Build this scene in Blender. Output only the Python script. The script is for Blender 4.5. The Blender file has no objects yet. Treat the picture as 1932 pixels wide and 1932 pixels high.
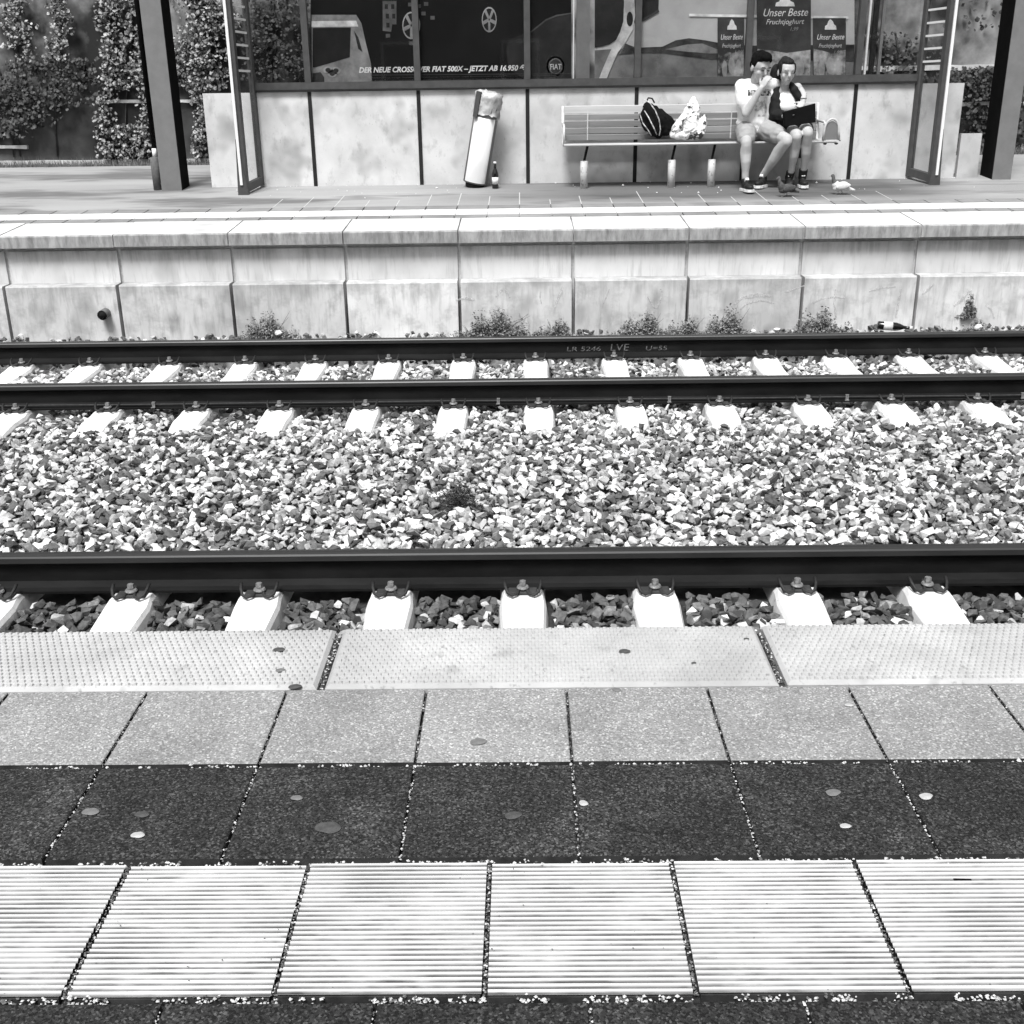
import bpy, bmesh, math, random
import numpy as np
from mathutils import Vector, Matrix, Euler
random.seed(7); np.random.seed(7)
scn = bpy.context.scene
COL = scn.collection
R = math.radians

# ------------------------------------------------------------------ camera
F_PX, PITCH, ROLL, YAW, CAM_H = 2089.14, .3603, -.0138, -.0121, 1.1923
c_, s_ = math.cos(PITCH), math.sin(PITCH); cy_, sy_ = math.cos(YAW), math.sin(YAW); cr_, sr_ = math.cos(ROLL), math.sin(ROLL)
RIGHT0 = Vector((cy_, -sy_, 0)); FWD = Vector((sy_*c_, cy_*c_, -s_)); DOWN0 = Vector((-sy_*s_, -cy_*s_, -c_))
AX = RIGHT0*cr_ - DOWN0*sr_; AY = RIGHT0*sr_ + DOWN0*cr_
cam_d = bpy.data.cameras.new('camera'); cam = bpy.data.objects.new('camera', cam_d); COL.objects.link(cam)
m = Matrix.Identity(4)
for i in range(3):
    m[i][0] = AX[i]; m[i][1] = -AY[i]; m[i][2] = -FWD[i]
m[2][3] = CAM_H
cam.matrix_world = m
cam_d.sensor_width = 36; cam_d.lens = F_PX/1932*36; cam_d.clip_start = .05; cam_d.clip_end = 500
scn.camera = cam

# ------------------------------------------------------------------ sky, sun, exposure (the photograph is monochrome)
SUN_EL, SUN_AZ = R(60), R(196)
w = bpy.data.worlds.new('World'); scn.world = w; w.use_nodes = True
nt = w.node_tree; nt.nodes.clear()
sky = nt.nodes.new('ShaderNodeTexSky'); sky.sky_type = 'NISHITA'; sky.sun_disc = False
sky.sun_elevation = SUN_EL; sky.sun_rotation = SUN_AZ; sky.dust_density = 4
bw = nt.nodes.new('ShaderNodeRGBToBW'); bg = nt.nodes.new('ShaderNodeBackground'); bg.inputs[1].default_value = .085
wo = nt.nodes.new('ShaderNodeOutputWorld')
nt.links.new(sky.outputs[0], bw.inputs[0]); nt.links.new(bw.outputs[0], bg.inputs[0]); nt.links.new(bg.outputs[0], wo.inputs[0])
sd = bpy.data.lights.new('sun', 'SUN'); sd.energy = 2.5; sd.angle = R(18); sd.color = (1, 1, 1)
sun = bpy.data.objects.new('sun', sd); COL.objects.link(sun)
dirv = Vector((math.sin(SUN_AZ)*math.cos(SUN_EL), math.cos(SUN_AZ)*math.cos(SUN_EL), math.sin(SUN_EL)))
sun.rotation_euler = dirv.to_track_quat('Z', 'Y').to_euler()
scn.view_settings.view_transform = 'Standard'; scn.view_settings.look = 'None'
scn.view_settings.gamma = 1; scn.view_settings.use_curve_mapping = False
scn.view_settings.exposure = .80

# ------------------------------------------------------------------ helpers
def at(px, py, Y):
    """point of the upright plane y = Y seen at a place of the 1932 px wide photograph"""
    a, b = px-966, py-966
    d = AX*a + AY*b + FWD*F_PX
    t = Y/d.y
    return Vector((t*d.x, Y, CAM_H + t*d.z))

def platz(y):                      # the far platform climbs gently towards its shelter
    return .1 + .0726*(y-9.814)

class MB:
    def __init__(s): s.v = []; s.f = []; s.m = []; s.sm = []
    def add(s, vs, fs, mi=0, smooth=False, M=None):
        o = len(s.v)
        s.v += [tuple(M @ Vector(p)) if M is not None else tuple(p) for p in vs]
        for q in fs:
            s.f.append([i+o for i in q]); s.m.append(mi); s.sm.append(smooth)
        return s
    def box(s, x0, x1, y0, y1, z0, z1, mi=0, M=None):
        vs = [(x, y, z) for x in (x0, x1) for y in (y0, y1) for z in (z0, z1)]
        return s.add(vs, [(0,1,3,2),(4,6,7,5),(0,4,5,1),(2,3,7,6),(0,2,6,4),(1,5,7,3)], mi, False, M)
    def cbox(s, x0, x1, y0, y1, z0, z1, c=.004, mi=0, M=None):
        """box whose top edges are chamfered"""
        vs = [(x0,y0,z0),(x1,y0,z0),(x1,y1,z0),(x0,y1,z0),(x0,y0,z1-c),(x1,y0,z1-c),(x1,y1,z1-c),(x0,y1,z1-c),
              (x0+c,y0+c,z1),(x1-c,y0+c,z1),(x1-c,y1-c,z1),(x0+c,y1-c,z1)]
        fs = [(0,3,2,1),(8,9,10,11)]
        for a in (0, 4):
            for i in range(4):
                j = (i+1) % 4; fs.append((a+i, a+j, a+4+j, a+4+i))
        return s.add(vs, fs, mi, False, M)
    def tube(s, pts, rad, n=8, mi=0, smooth=True, cap=True):
        pts = [Vector(p) for p in pts]; k = len(pts)
        rr = rad if isinstance(rad, (list, tuple)) else [rad]*k
        vs = []; prev = None
        for i, p in enumerate(pts):
            d = (pts[min(i+1, k-1)]-pts[max(i-1, 0)]).normalized()
            if prev is None:
                a = Vector((0,0,1)) if abs(d.z) < .9 else Vector((1,0,0))
                u = d.cross(a).normalized()
            else:
                u = (prev - d*prev.dot(d)).normalized()
            prev = u; w2 = d.cross(u)
            for j in range(n):
                t = 2*math.pi*j/n; vs.append(p + (u*math.cos(t)+w2*math.sin(t))*rr[i])
        fs = [(i*n+j, i*n+(j+1) % n, (i+1)*n+(j+1) % n, (i+1)*n+j) for i in range(k-1) for j in range(n)]
        if cap: fs += [tuple(range(n))[::-1], tuple(range((k-1)*n, k*n))]
        return s.add(vs, fs, mi, smooth)
    def lathe(s, prof, n=20, mi=0, M=None):
        k = len(prof)
        vs = [(r*math.cos(2*math.pi*j/n), r*math.sin(2*math.pi*j/n), z) for r, z in prof for j in range(n)]
        fs = [(i*n+j, i*n+(j+1) % n, (i+1)*n+(j+1) % n, (i+1)*n+j) for i in range(k-1) for j in range(n)]
        fs += [tuple(range(n))[::-1], tuple(range((k-1)*n, k*n))]
        return s.add(vs, fs, mi, True, M)
    def ell(s, c, r, rot=None, n=14, k=9):
        M = Matrix.Translation(c) @ (rot.to_4x4() if rot is not None else Matrix.Identity(4))
        vs = [(0,0,-r[2])]
        for i in range(1, k):
            a = -math.pi/2 + math.pi*i/k
            vs += [(r[0]*math.cos(a)*math.cos(2*math.pi*j/n), r[1]*math.cos(a)*math.sin(2*math.pi*j/n), r[2]*math.sin(a)) for j in range(n)]
        vs.append((0,0,r[2])); L = len(vs)-1
        fs = [(0, 1+(j+1) % n, 1+j) for j in range(n)]
        fs += [(1+i*n+j, 1+i*n+(j+1) % n, 1+(i+1)*n+(j+1) % n, 1+(i+1)*n+j) for i in range(k-2) for j in range(n)]
        fs += [(1+(k-2)*n+j, 1+(k-2)*n+(j+1) % n, L) for j in range(n)]
        return s.add(vs, fs, 0, True, M)
    def limb(s, pts, rad, n=12):
        s.tube(pts, rad, n)
        for p, r_ in zip(pts, rad): s.ell(Vector(p), (r_, r_, r_), n=10, k=7)
        return s
    def poly(s, pts, mi=0):
        return s.add(pts, [tuple(range(len(pts)))], mi)
    def mesh(s, name, mats):
        me = bpy.data.meshes.new(name); me.from_pydata(s.v, [], s.f)
        for mt in (mats if isinstance(mats, (list, tuple)) else [mats]): me.materials.append(mt)
        me.polygons.foreach_set('material_index', s.m); me.polygons.foreach_set('use_smooth', s.sm)
        me.update(); return me
    def build(s, name, mats, parent=None, loc=(0,0,0), rot=None):
        return put(name, s.mesh(name, mats), parent, loc, rot)

def put(name, me, parent=None, loc=(0,0,0), rot=None):
    o = bpy.data.objects.new(name, me); COL.objects.link(o); o.location = loc
    if rot is not None: o.rotation_euler = rot
    if parent is not None: o.parent = parent
    return o
def tag(o, label=None, cat=None, group=None, kind=None):
    for k, v in (('label', label), ('category', cat), ('group', group), ('kind', kind)):
        if v: o[k] = v
    return o
def empty(name, label, cat, loc=(0,0,0), group=None, rot=None):
    o = put(name, None, None, loc, rot); o.empty_display_size = .1
    return tag(o, label, cat, group)
def copy_tree(o, parent=None):
    c = o.copy(); COL.objects.link(c); c.parent = parent
    for ch in list(o.children): copy_tree(ch, c)
    return c

# ------------------------------------------------------------------ materials (all neutral grey: the photograph is black and white)
def G(v): return (v, v, v, 1)
def mat(name, lo, hi, scale=6, rough=.85, metal=0, bump=0, bscale=60, stretch=(1,1,1), detail=6, spot=None, ramp=(.35,.65), coord='Object', spec=.3):
    mt = bpy.data.materials.new(name); mt.use_nodes = True; nt = mt.node_tree; L = nt.links
    b = nt.nodes['Principled BSDF']; b.inputs['Roughness'].default_value = rough; b.inputs['Metallic'].default_value = metal
    b.inputs['Specular IOR Level'].default_value = spec
    tc = nt.nodes.new('ShaderNodeTexCoord'); mp = nt.nodes.new('ShaderNodeMapping'); mp.inputs['Scale'].default_value = stretch
    if coord == 'World':
        ge = nt.nodes.new('ShaderNodeNewGeometry'); L.new(ge.outputs['Position'], mp.inputs[0])
    else: L.new(tc.outputs[coord], mp.inputs[0])
    n = nt.nodes.new('ShaderNodeTexNoise'); n.inputs['Scale'].default_value = scale; n.inputs['Detail'].default_value = detail; n.inputs['Roughness'].default_value = .6
    L.new(mp.outputs[0], n.inputs['Vector'])
    r = nt.nodes.new('ShaderNodeValToRGB'); r.color_ramp.elements[0].position = ramp[0]; r.color_ramp.elements[1].position = ramp[1]
    r.color_ramp.elements[0].color = G(lo); r.color_ramp.elements[1].color = G(hi)
    L.new(n.outputs[0], r.inputs[0]); out = r.outputs[0]
    if spot:      # (scale, threshold0, threshold1, tone): small aggregate or speckles
        for sc, a, b2, tone in spot:
            v = nt.nodes.new('ShaderNodeTexNoise'); v.inputs['Scale'].default_value = sc; v.inputs['Detail'].default_value = 2
            L.new(mp.outputs[0], v.inputs['Vector'])
            rr = nt.nodes.new('ShaderNodeValToRGB'); rr.color_ramp.elements[0].position = a; rr.color_ramp.elements[1].position = b2
            L.new(v.outputs[0], rr.inputs[0])
            mx = nt.nodes.new('ShaderNodeMix'); mx.data_type = 'RGBA'; L.new(rr.outputs[0], mx.inputs[0]); L.new(out, mx.inputs[6]); mx.inputs[7].default_value = G(tone)
            out = mx.outputs[2]
    L.new(out, b.inputs['Base Color'])
    if bump:
        n2 = nt.nodes.new('ShaderNodeTexNoise'); n2.inputs['Scale'].default_value = bscale; n2.inputs['Detail'].default_value = 4
        L.new(mp.outputs[0], n2.inputs['Vector'])
        bp = nt.nodes.new('ShaderNodeBump'); bp.inputs['Strength'].default_value = bump; bp.inputs['Distance'].default_value = .004
        L.new(n2.outputs[0], bp.inputs['Height']); L.new(bp.outputs[0], b.inputs['Normal'])
    mt['out'] = 1
    return mt
def overlay(mt, fac_socket, tone):
    """lay a flat tone over a material's base colour where fac is 1"""
    nt = mt.node_tree; b = nt.nodes['Principled BSDF']; src = b.inputs['Base Color'].links[0].from_socket
    mx = nt.nodes.new('ShaderNodeMix'); mx.data_type = 'RGBA'; nt.links.new(fac_socket, mx.inputs[0]); nt.links.new(src, mx.inputs[6]); mx.inputs[7].default_value = G(tone)
    nt.links.new(mx.outputs[2], b.inputs['Base Color'])
def math_node(nt, op, a, b=None, clamp=False):
    n = nt.nodes.new('ShaderNodeMath'); n.operation = op; n.use_clamp = clamp
    for i, v in enumerate((a, b)):
        if v is None: continue
        if isinstance(v, (int, float)): n.inputs[i].default_value = v
        else: nt.links.new(v, n.inputs[i])
    return n.outputs[0]
def noise_mask(mt, scale, a, b, stretch=(1,1,1), detail=4, coord='World'):
    nt = mt.node_tree; mp = nt.nodes.new('ShaderNodeMapping'); mp.inputs['Scale'].default_value = stretch
    if coord == 'World': ge = nt.nodes.new('ShaderNodeNewGeometry'); nt.links.new(ge.outputs['Position'], mp.inputs[0])
    else: tc = nt.nodes.new('ShaderNodeTexCoord'); nt.links.new(tc.outputs['Object'], mp.inputs[0])
    n = nt.nodes.new('ShaderNodeTexNoise'); n.inputs['Scale'].default_value = scale; n.inputs['Detail'].default_value = detail; n.inputs['Roughness'].default_value = .65
    nt.links.new(mp.outputs[0], n.inputs['Vector'])
    r = nt.nodes.new('ShaderNodeMapRange'); r.inputs[1].default_value = a; r.inputs[2].default_value = b
    nt.links.new(n.outputs[0], r.inputs[0]); return r.outputs[0]

def aggregate(mt, scale, steps):
    """washed-out aggregate: every small stone of the mix has its own tone"""
    nt = mt.node_tree; b = nt.nodes['Principled BSDF']; src = b.inputs['Base Color'].links[0].from_socket
    ge = nt.nodes.new('ShaderNodeNewGeometry'); v = nt.nodes.new('ShaderNodeTexVoronoi'); v.inputs['Scale'].default_value = scale; nt.links.new(ge.outputs['Position'], v.inputs['Vector'])
    sp = nt.nodes.new('ShaderNodeSeparateColor'); nt.links.new(v.outputs['Color'], sp.inputs[0])
    r = nt.nodes.new('ShaderNodeValToRGB'); r.color_ramp.interpolation = 'CONSTANT'; e = r.color_ramp.elements
    e[0].position = 0; e[0].color = G(steps[0][1]); e[1].position = steps[1][0]; e[1].color = G(steps[1][1])
    for p, t in steps[2:]: q = e.new(p); q.color = G(t)
    nt.links.new(sp.outputs[0], r.inputs[0])
    mx = nt.nodes.new('ShaderNodeMix'); mx.data_type = 'RGBA'; mx.blend_type = 'MULTIPLY'; mx.inputs[0].default_value = 1
    nt.links.new(src, mx.inputs[6]); nt.links.new(r.outputs[0], mx.inputs[7]); nt.links.new(mx.outputs[2], b.inputs['Base Color'])
M = {}
M['slab_light'] = mat('washed_concrete_slab', .22, .28, 5, bump=.5, bscale=220, coord='World', spot=[(4, .5, .8, .19)])
aggregate(M['slab_light'], 300, [(0, .75), (.18, 1.0), (.60, 1.25), (.86, 1.65), (.95, 2.1)])
M['slab_dark'] = mat('dark_basalt_slab', .020, .032, 4, bump=.6, bscale=260, coord='World', spot=[(5, .5, .8, .05)])
aggregate(M['slab_dark'], 300, [(0, .3), (.3, .8), (.6, 1.3), (.84, 2.3), (.95, 3.4)])
M['edge'] = mat('studded_edge_concrete', .36, .50, 3, bump=.25, bscale=140, coord='World', spot=[(70, .62, .72, .3), (14, .62, .74, .36)])
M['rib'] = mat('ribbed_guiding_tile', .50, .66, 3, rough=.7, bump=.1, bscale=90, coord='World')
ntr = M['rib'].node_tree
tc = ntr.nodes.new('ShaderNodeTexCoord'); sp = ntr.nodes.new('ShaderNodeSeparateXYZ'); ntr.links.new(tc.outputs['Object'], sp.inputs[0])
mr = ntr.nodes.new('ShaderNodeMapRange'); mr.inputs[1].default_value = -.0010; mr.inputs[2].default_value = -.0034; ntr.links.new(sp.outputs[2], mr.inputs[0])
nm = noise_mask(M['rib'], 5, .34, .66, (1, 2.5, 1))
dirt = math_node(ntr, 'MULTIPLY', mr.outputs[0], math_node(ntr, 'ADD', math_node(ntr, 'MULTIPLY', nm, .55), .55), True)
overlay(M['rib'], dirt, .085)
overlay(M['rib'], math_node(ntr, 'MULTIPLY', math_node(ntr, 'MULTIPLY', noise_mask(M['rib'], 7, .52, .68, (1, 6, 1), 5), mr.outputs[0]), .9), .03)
overlay(M['rib'], math_node(ntr, 'MULTIPLY', noise_mask(M['rib'], 3.5, .45, .7), .22), .25)
overlay(M['rib'], noise_mask(M['rib'], 90, .74, .78), .06)
M['joint'] = mat('dark_joint_sand', .02, .05, 30, coord='World')
M['grit_light'] = mat('pale_grit', .35, .8, 200, coord='World')
M['grit_dark'] = mat('dark_grit', .04, .2, 200, coord='World')
M['gum_dark'] = mat('old_dark_gum', .05, .09, 60); M['gum_mid'] = mat('grey_gum', .13, .19, 60); M['gum_light'] = mat('pale_gum', .34, .5, 60)
M['sleeper'] = mat('sleeper_concrete', .66, .84, 4, rough=.9, bump=.2, bscale=80, coord='World', spot=[(40, .68, .76, .4)])
overlay(M['sleeper'], noise_mask(M['sleeper'], 16, .60, .85), .35)
M['rail'] = mat('rusty_rail_steel', .006, .013, 9, rough=.62, bump=.15, bscale=120, stretch=(.3,1,1), spec=.12)
M['railhead'] = mat('dull_rail_head', .04, .07, 4, rough=.38, metal=.6, bump=.03, stretch=(.1,8,8))
M['railside'] = mat('rail_head_side', .018, .028, 9, rough=.6, stretch=(.3,1,1))
M['clip'] = mat('rail_clip_steel', .015, .035, 30, rough=.6)
M['bolt'] = mat('galvanised_bolt', .14, .34, 60, rough=.5, metal=.3)
M['plate'] = mat('plastic_guide_plate', .03, .05, 30)
M['bed'] = mat('track_bed_soil', .02, .05, 20, coord='World')
M['asphalt'] = mat('platform_asphalt', .27, .36, 1.2, bump=.2, bscale=120, coord='World', stretch=(.35,1.6,1), spot=[(160, .58, .68, .36)])
overlay(M['asphalt'], noise_mask(M['asphalt'], .8, .5, .62, (.5,2,1)), .15)
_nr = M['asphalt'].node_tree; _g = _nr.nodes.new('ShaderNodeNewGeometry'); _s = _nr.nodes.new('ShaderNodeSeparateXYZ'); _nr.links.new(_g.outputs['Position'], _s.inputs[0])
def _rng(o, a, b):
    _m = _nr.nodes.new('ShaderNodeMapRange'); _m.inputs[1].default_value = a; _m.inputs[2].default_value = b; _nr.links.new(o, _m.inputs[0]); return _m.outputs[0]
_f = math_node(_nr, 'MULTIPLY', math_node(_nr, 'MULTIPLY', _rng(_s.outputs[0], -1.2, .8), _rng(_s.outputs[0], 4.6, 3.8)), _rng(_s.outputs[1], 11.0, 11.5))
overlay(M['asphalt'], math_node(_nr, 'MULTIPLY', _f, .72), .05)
M['paver'] = mat('grey_platform_paver', .20, .28, 3, coord='World', bump=.1)
M['paver_joint'] = mat('pale_paver_joint', .45, .6, 30, coord='World')
M['white_line'] = mat('white_line_tile', .78, .86, 6, coord='World')
M['coping'] = mat('coping_concrete', .55, .74, 3, rough=.9, bump=.15, coord='World', stretch=(1,1,.35))
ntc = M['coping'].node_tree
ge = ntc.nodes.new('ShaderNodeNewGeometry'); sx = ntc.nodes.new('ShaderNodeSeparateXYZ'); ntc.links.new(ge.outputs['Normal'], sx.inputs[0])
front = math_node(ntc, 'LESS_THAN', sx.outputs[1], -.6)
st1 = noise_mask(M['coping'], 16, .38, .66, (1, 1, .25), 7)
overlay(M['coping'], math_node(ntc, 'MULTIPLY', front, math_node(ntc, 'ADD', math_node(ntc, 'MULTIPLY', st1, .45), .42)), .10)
overlay(M['coping'], math_node(ntc, 'MULTIPLY', noise_mask(M['coping'], 2, .45, .7, (1,4,1)), .3), .3)
M['wall_up'] = mat('upper_wall_concrete', .54, .68, 2.2, rough=.92, bump=.15, coord='World', stretch=(1,1,.5), spot=[(3, .60, .85, .34)], detail=9)
overlay(M['wall_up'], math_node(M['wall_up'].node_tree, 'MULTIPLY', noise_mask(M['wall_up'], 26, .52, .80, (1,1,.10), 8), .6), .25)
M['wall_low'] = mat('lower_wall_concrete', .54, .76, 2.0, rough=.92, bump=.2, coord='World', stretch=(1,1,.6), spot=[(5, .52, .80, .30)], detail=10)
overlay(M['wall_low'], math_node(M['wall_low'].node_tree, 'MULTIPLY', noise_mask(M['wall_low'], 24, .50, .78, (1,1,.14), 8), .6), .2)
overlay(M['wall_low'], noise_mask(M['wall_low'], 3.2, .62, .72, (1.5,1,.7), 7), .66)
M['panel'] = mat('shelter_concrete', .50, .66, 2.2, rough=.9, bump=.1, coord='World', detail=10, spot=[(3.0, .55, .82, .27)])
overlay(M['panel'], math_node(M['panel'].node_tree, 'MULTIPLY', noise_mask(M['panel'], 9, .55, .85, (1,1,.6), 10), .8), .2)
M['panel_joint'] = mat('dark_joint_profile', .012, .02, 10)
M['steel'] = mat('dark_grey_painted_steel', .055, .075, 12, rough=.55, coord='World')
M['steel_light'] = mat('grey_painted_column', .16, .19, 8, rough=.6, coord='World', bump=.1, bscale=90)
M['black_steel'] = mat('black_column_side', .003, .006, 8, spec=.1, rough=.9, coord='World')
M['white_trim'] = mat('white_edge_strip', .75, .82, 10)
M['bench_steel'] = mat('bench_slat_steel', .20, .30, 3, rough=.45, stretch=(.2,1,4), metal=.2)
M['bench_top'] = mat('bench_top_slat', .45, .6, 2.5, rough=.45, stretch=(.4,1,4))
M['post_conc'] = mat('bench_post_concrete', .55, .72, 14, bump=.2, coord='World', spot=[(30, .6, .7, .35)])
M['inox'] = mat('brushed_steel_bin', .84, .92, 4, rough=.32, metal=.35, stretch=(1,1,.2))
M['liner'] = mat('translucent_bin_liner', .32, .62, 14, rough=.35, bump=.8, bscale=24)
M['bottle'] = mat('dark_glass_bottle', .008, .012, 5, rough=.12, spec=.6)
M['paper'] = mat('white_paper_label', .6, .75, 30)
M['skin'] = mat('skin', .40, .48, 12, rough=.6)
M['skin_f'] = mat('fair_skin', .42, .50, 12, rough=.6)
M['hair'] = mat('dark_hair', .004, .010, 60, rough=.9, spec=.05, bump=.6, bscale=90, stretch=(1,1,.3))
M['hair_f'] = mat('brown_hair', .012, .030, 60, rough=.85, spec=.1, bump=.5, bscale=90, stretch=(1,1,.3))
M['shirt'] = mat('white_tshirt', .76, .84, 6, bump=.3, bscale=14)
M['shorts'] = mat('grey_shorts', .27, .36, 9, bump=.5, bscale=22)
M['jacket'] = mat('dark_jacket', .005, .014, 9, bump=.5, bscale=20)
M['top'] = mat('white_top', .76, .84, 8, bump=.2, bscale=20)
M['shoe'] = mat('black_trainer', .01, .02, 30, rough=.6); M['sole'] = mat('white_sole', .7, .8, 30)
M['case'] = mat('black_case', .003, .006, 10, rough=.9, spec=.1)
M['feature_f'] = mat('soft_face_feature', .14, .2, 10); M['feature'] = mat('face_feature', .05, .08, 10); M['lip'] = mat('lips', .22, .26, 10)
M['backpack'] = mat('black_backpack', .004, .009, 10, spec=.1, rough=.9, bump=.4, bscale=20)
M['trim'] = mat('pale_backpack_trim', .1, .75, 26, rough=.6)
M['plastic'] = mat('white_printed_plastic_bag', .70, .82, 8, rough=.4, bump=.6, bscale=16)
overlay(M['plastic'], noise_mask(M['plastic'], 11, .56, .60, (1,1,1), 3, 'Object'), .06)
M['pigeon'] = mat('dark_grey_feathers', .05, .09, 30); M['pigeon_pale'] = mat('white_feathers', .5, .8, 14); M['pigeon_head'] = mat('pigeon_head_feathers', .07, .12, 30)
M['leg'] = mat('pigeon_leg', .2, .3, 30)
M['grass'] = mat('grass', .09, .2, 12, coord='World'); M['weed'] = mat('weed_leaves', .14, .34, 20, coord='World')
M['leaf'] = mat('climbing_leaves', .015, .55, 18, coord='World', rough=.5, ramp=(.42,.66))
M['leaf_dark'] = mat('dark_leaves', .012, .11, 14, coord='World', rough=.6)  # darker-leaved growth
M['retaining'] = mat('mossy_retaining_wall', .02, .42, .9, bump=.4, bscale=12, coord='World', ramp=(.40,.62), spot=[(2.2, .50, .66, .02)])
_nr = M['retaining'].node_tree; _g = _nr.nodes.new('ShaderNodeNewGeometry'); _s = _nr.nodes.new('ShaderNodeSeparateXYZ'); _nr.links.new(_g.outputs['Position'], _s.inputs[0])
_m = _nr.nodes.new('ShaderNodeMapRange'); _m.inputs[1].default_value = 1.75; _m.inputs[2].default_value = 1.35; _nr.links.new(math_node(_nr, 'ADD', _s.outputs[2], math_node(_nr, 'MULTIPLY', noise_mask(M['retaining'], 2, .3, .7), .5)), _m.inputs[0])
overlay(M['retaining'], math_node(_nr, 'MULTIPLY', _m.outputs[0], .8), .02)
M['ledge'] = mat('pale_ledge_stone', .5, .75, 6, coord='World')
M['stem'] = mat('vine_stem', .03, .06, 20)
M['house'] = mat('dark_render', .03, .05, 3)
M['smear'] = mat('pale_paint_smear', .50, .68, 30, coord='World')
M['pipe'] = mat('drain_pipe', .10, .16, 20); M['hole'] = mat('pipe_inside', .004, .006, 20)
M['chalk'] = mat('chalk_paint_mark', .03, .20, 40)
M['litter'] = mat('white_litter', .6, .85, 40)

def glass_mat(ior=1.45):
    mt = bpy.data.materials.new('window_glass'); mt.use_nodes = True; nt = mt.node_tree; nt.nodes.clear()
    o = nt.nodes.new('ShaderNodeOutputMaterial'); tr = nt.nodes.new('ShaderNodeBsdfTransparent'); tr.inputs[0].default_value = G(.95)
    gl = nt.nodes.new('ShaderNodeBsdfGlossy'); gl.inputs['Roughness'].default_value = .03
    fr = nt.nodes.new('ShaderNodeFresnel'); gb = nt.nodes.new('ShaderNodeNewGeometry')
    mi_ = nt.nodes.new('ShaderNodeMix'); nt.links.new(gb.outputs['Backfacing'], mi_.inputs[0]); mi_.inputs[2].default_value = ior; mi_.inputs[3].default_value = 1/ior; nt.links.new(mi_.outputs[0], fr.inputs[0])
    mx = nt.nodes.new('ShaderNodeMixShader'); L = nt.links; mx.inputs[0].default_value = .05
    if ior > 1.2: L.new(fr.outputs[0], mx.inputs[0])
    L.new(tr.outputs[0], mx.inputs[1]); L.new(gl.outputs[0], mx.inputs[2]); L.new(mx.outputs[0], o.inputs[0])
    return mt
M['glass'] = glass_mat(); M['glass_thin'] = glass_mat(1.12)
_ink = {}
def ink(v):
    k = round(v, 3)
    if k not in _ink: _ink[k] = mat('printed_ink', max(0, v*.6), min(.9, v*1.25), 7, rough=.5, coord='World', detail=9)
    return _ink[k]

def vary(mt, k):
    nt = mt.node_tree; b = nt.nodes['Principled BSDF']; src = b.inputs['Base Color'].links[0].from_socket
    oi = nt.nodes.new('ShaderNodeObjectInfo'); v = math_node(nt, 'ADD', math_node(nt, 'MULTIPLY', oi.outputs['Random'], 2*k), 1-k)
    mx = nt.nodes.new('ShaderNodeVectorMath'); mx.operation = 'SCALE'; nt.links.new(src, mx.inputs[0]); nt.links.new(v, mx.inputs['Scale']); nt.links.new(mx.outputs[0], b.inputs['Base Color'])
def runs(mt, z0, z1, tone):
    """dirt runs that start at a panel's upper edge"""
    nt = mt.node_tree; g_ = nt.nodes.new('ShaderNodeNewGeometry'); s2 = nt.nodes.new('ShaderNodeSeparateXYZ'); nt.links.new(g_.outputs['Position'], s2.inputs[0])
    m_ = nt.nodes.new('ShaderNodeMapRange'); m_.inputs[1].default_value = z0; m_.inputs[2].default_value = z1
    nt.links.new(math_node(nt, 'ADD', s2.outputs[2], math_node(nt, 'MULTIPLY', noise_mask(mt, 30, .35, .75, (1,1,.05), 8), .12)), m_.inputs[0])
    overlay(mt, math_node(nt, 'MULTIPLY', math_node(nt, 'MULTIPLY', m_.outputs[0], noise_mask(mt, 4, .32, .62)), .75), tone)
runs(M['wall_up'], -.10, .05, .14); runs(M['wall_low'], -.42, -.27, .30)
overlay(M['wall_low'], math_node(M['wall_low'].node_tree, 'MULTIPLY', noise_mask(M['wall_low'], 7, .50, .66, (1,1,1.2), 12), .35), .22)
overlay(M['panel'], math_node(M['panel'].node_tree, 'MULTIPLY', noise_mask(M['panel'], 60, .66, .74, (1,1,.5), 3), .6), .15)
for n_, k_ in (('slab_light',.07),('slab_dark',.14),('edge',.05),('rib',.05),('wall_up',.08),('wall_low',.13),('coping',.08),('panel',.06),('sleeper',.08),('bench_steel',.15),('paver',.12)): vary(M[n_], k_)
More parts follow.
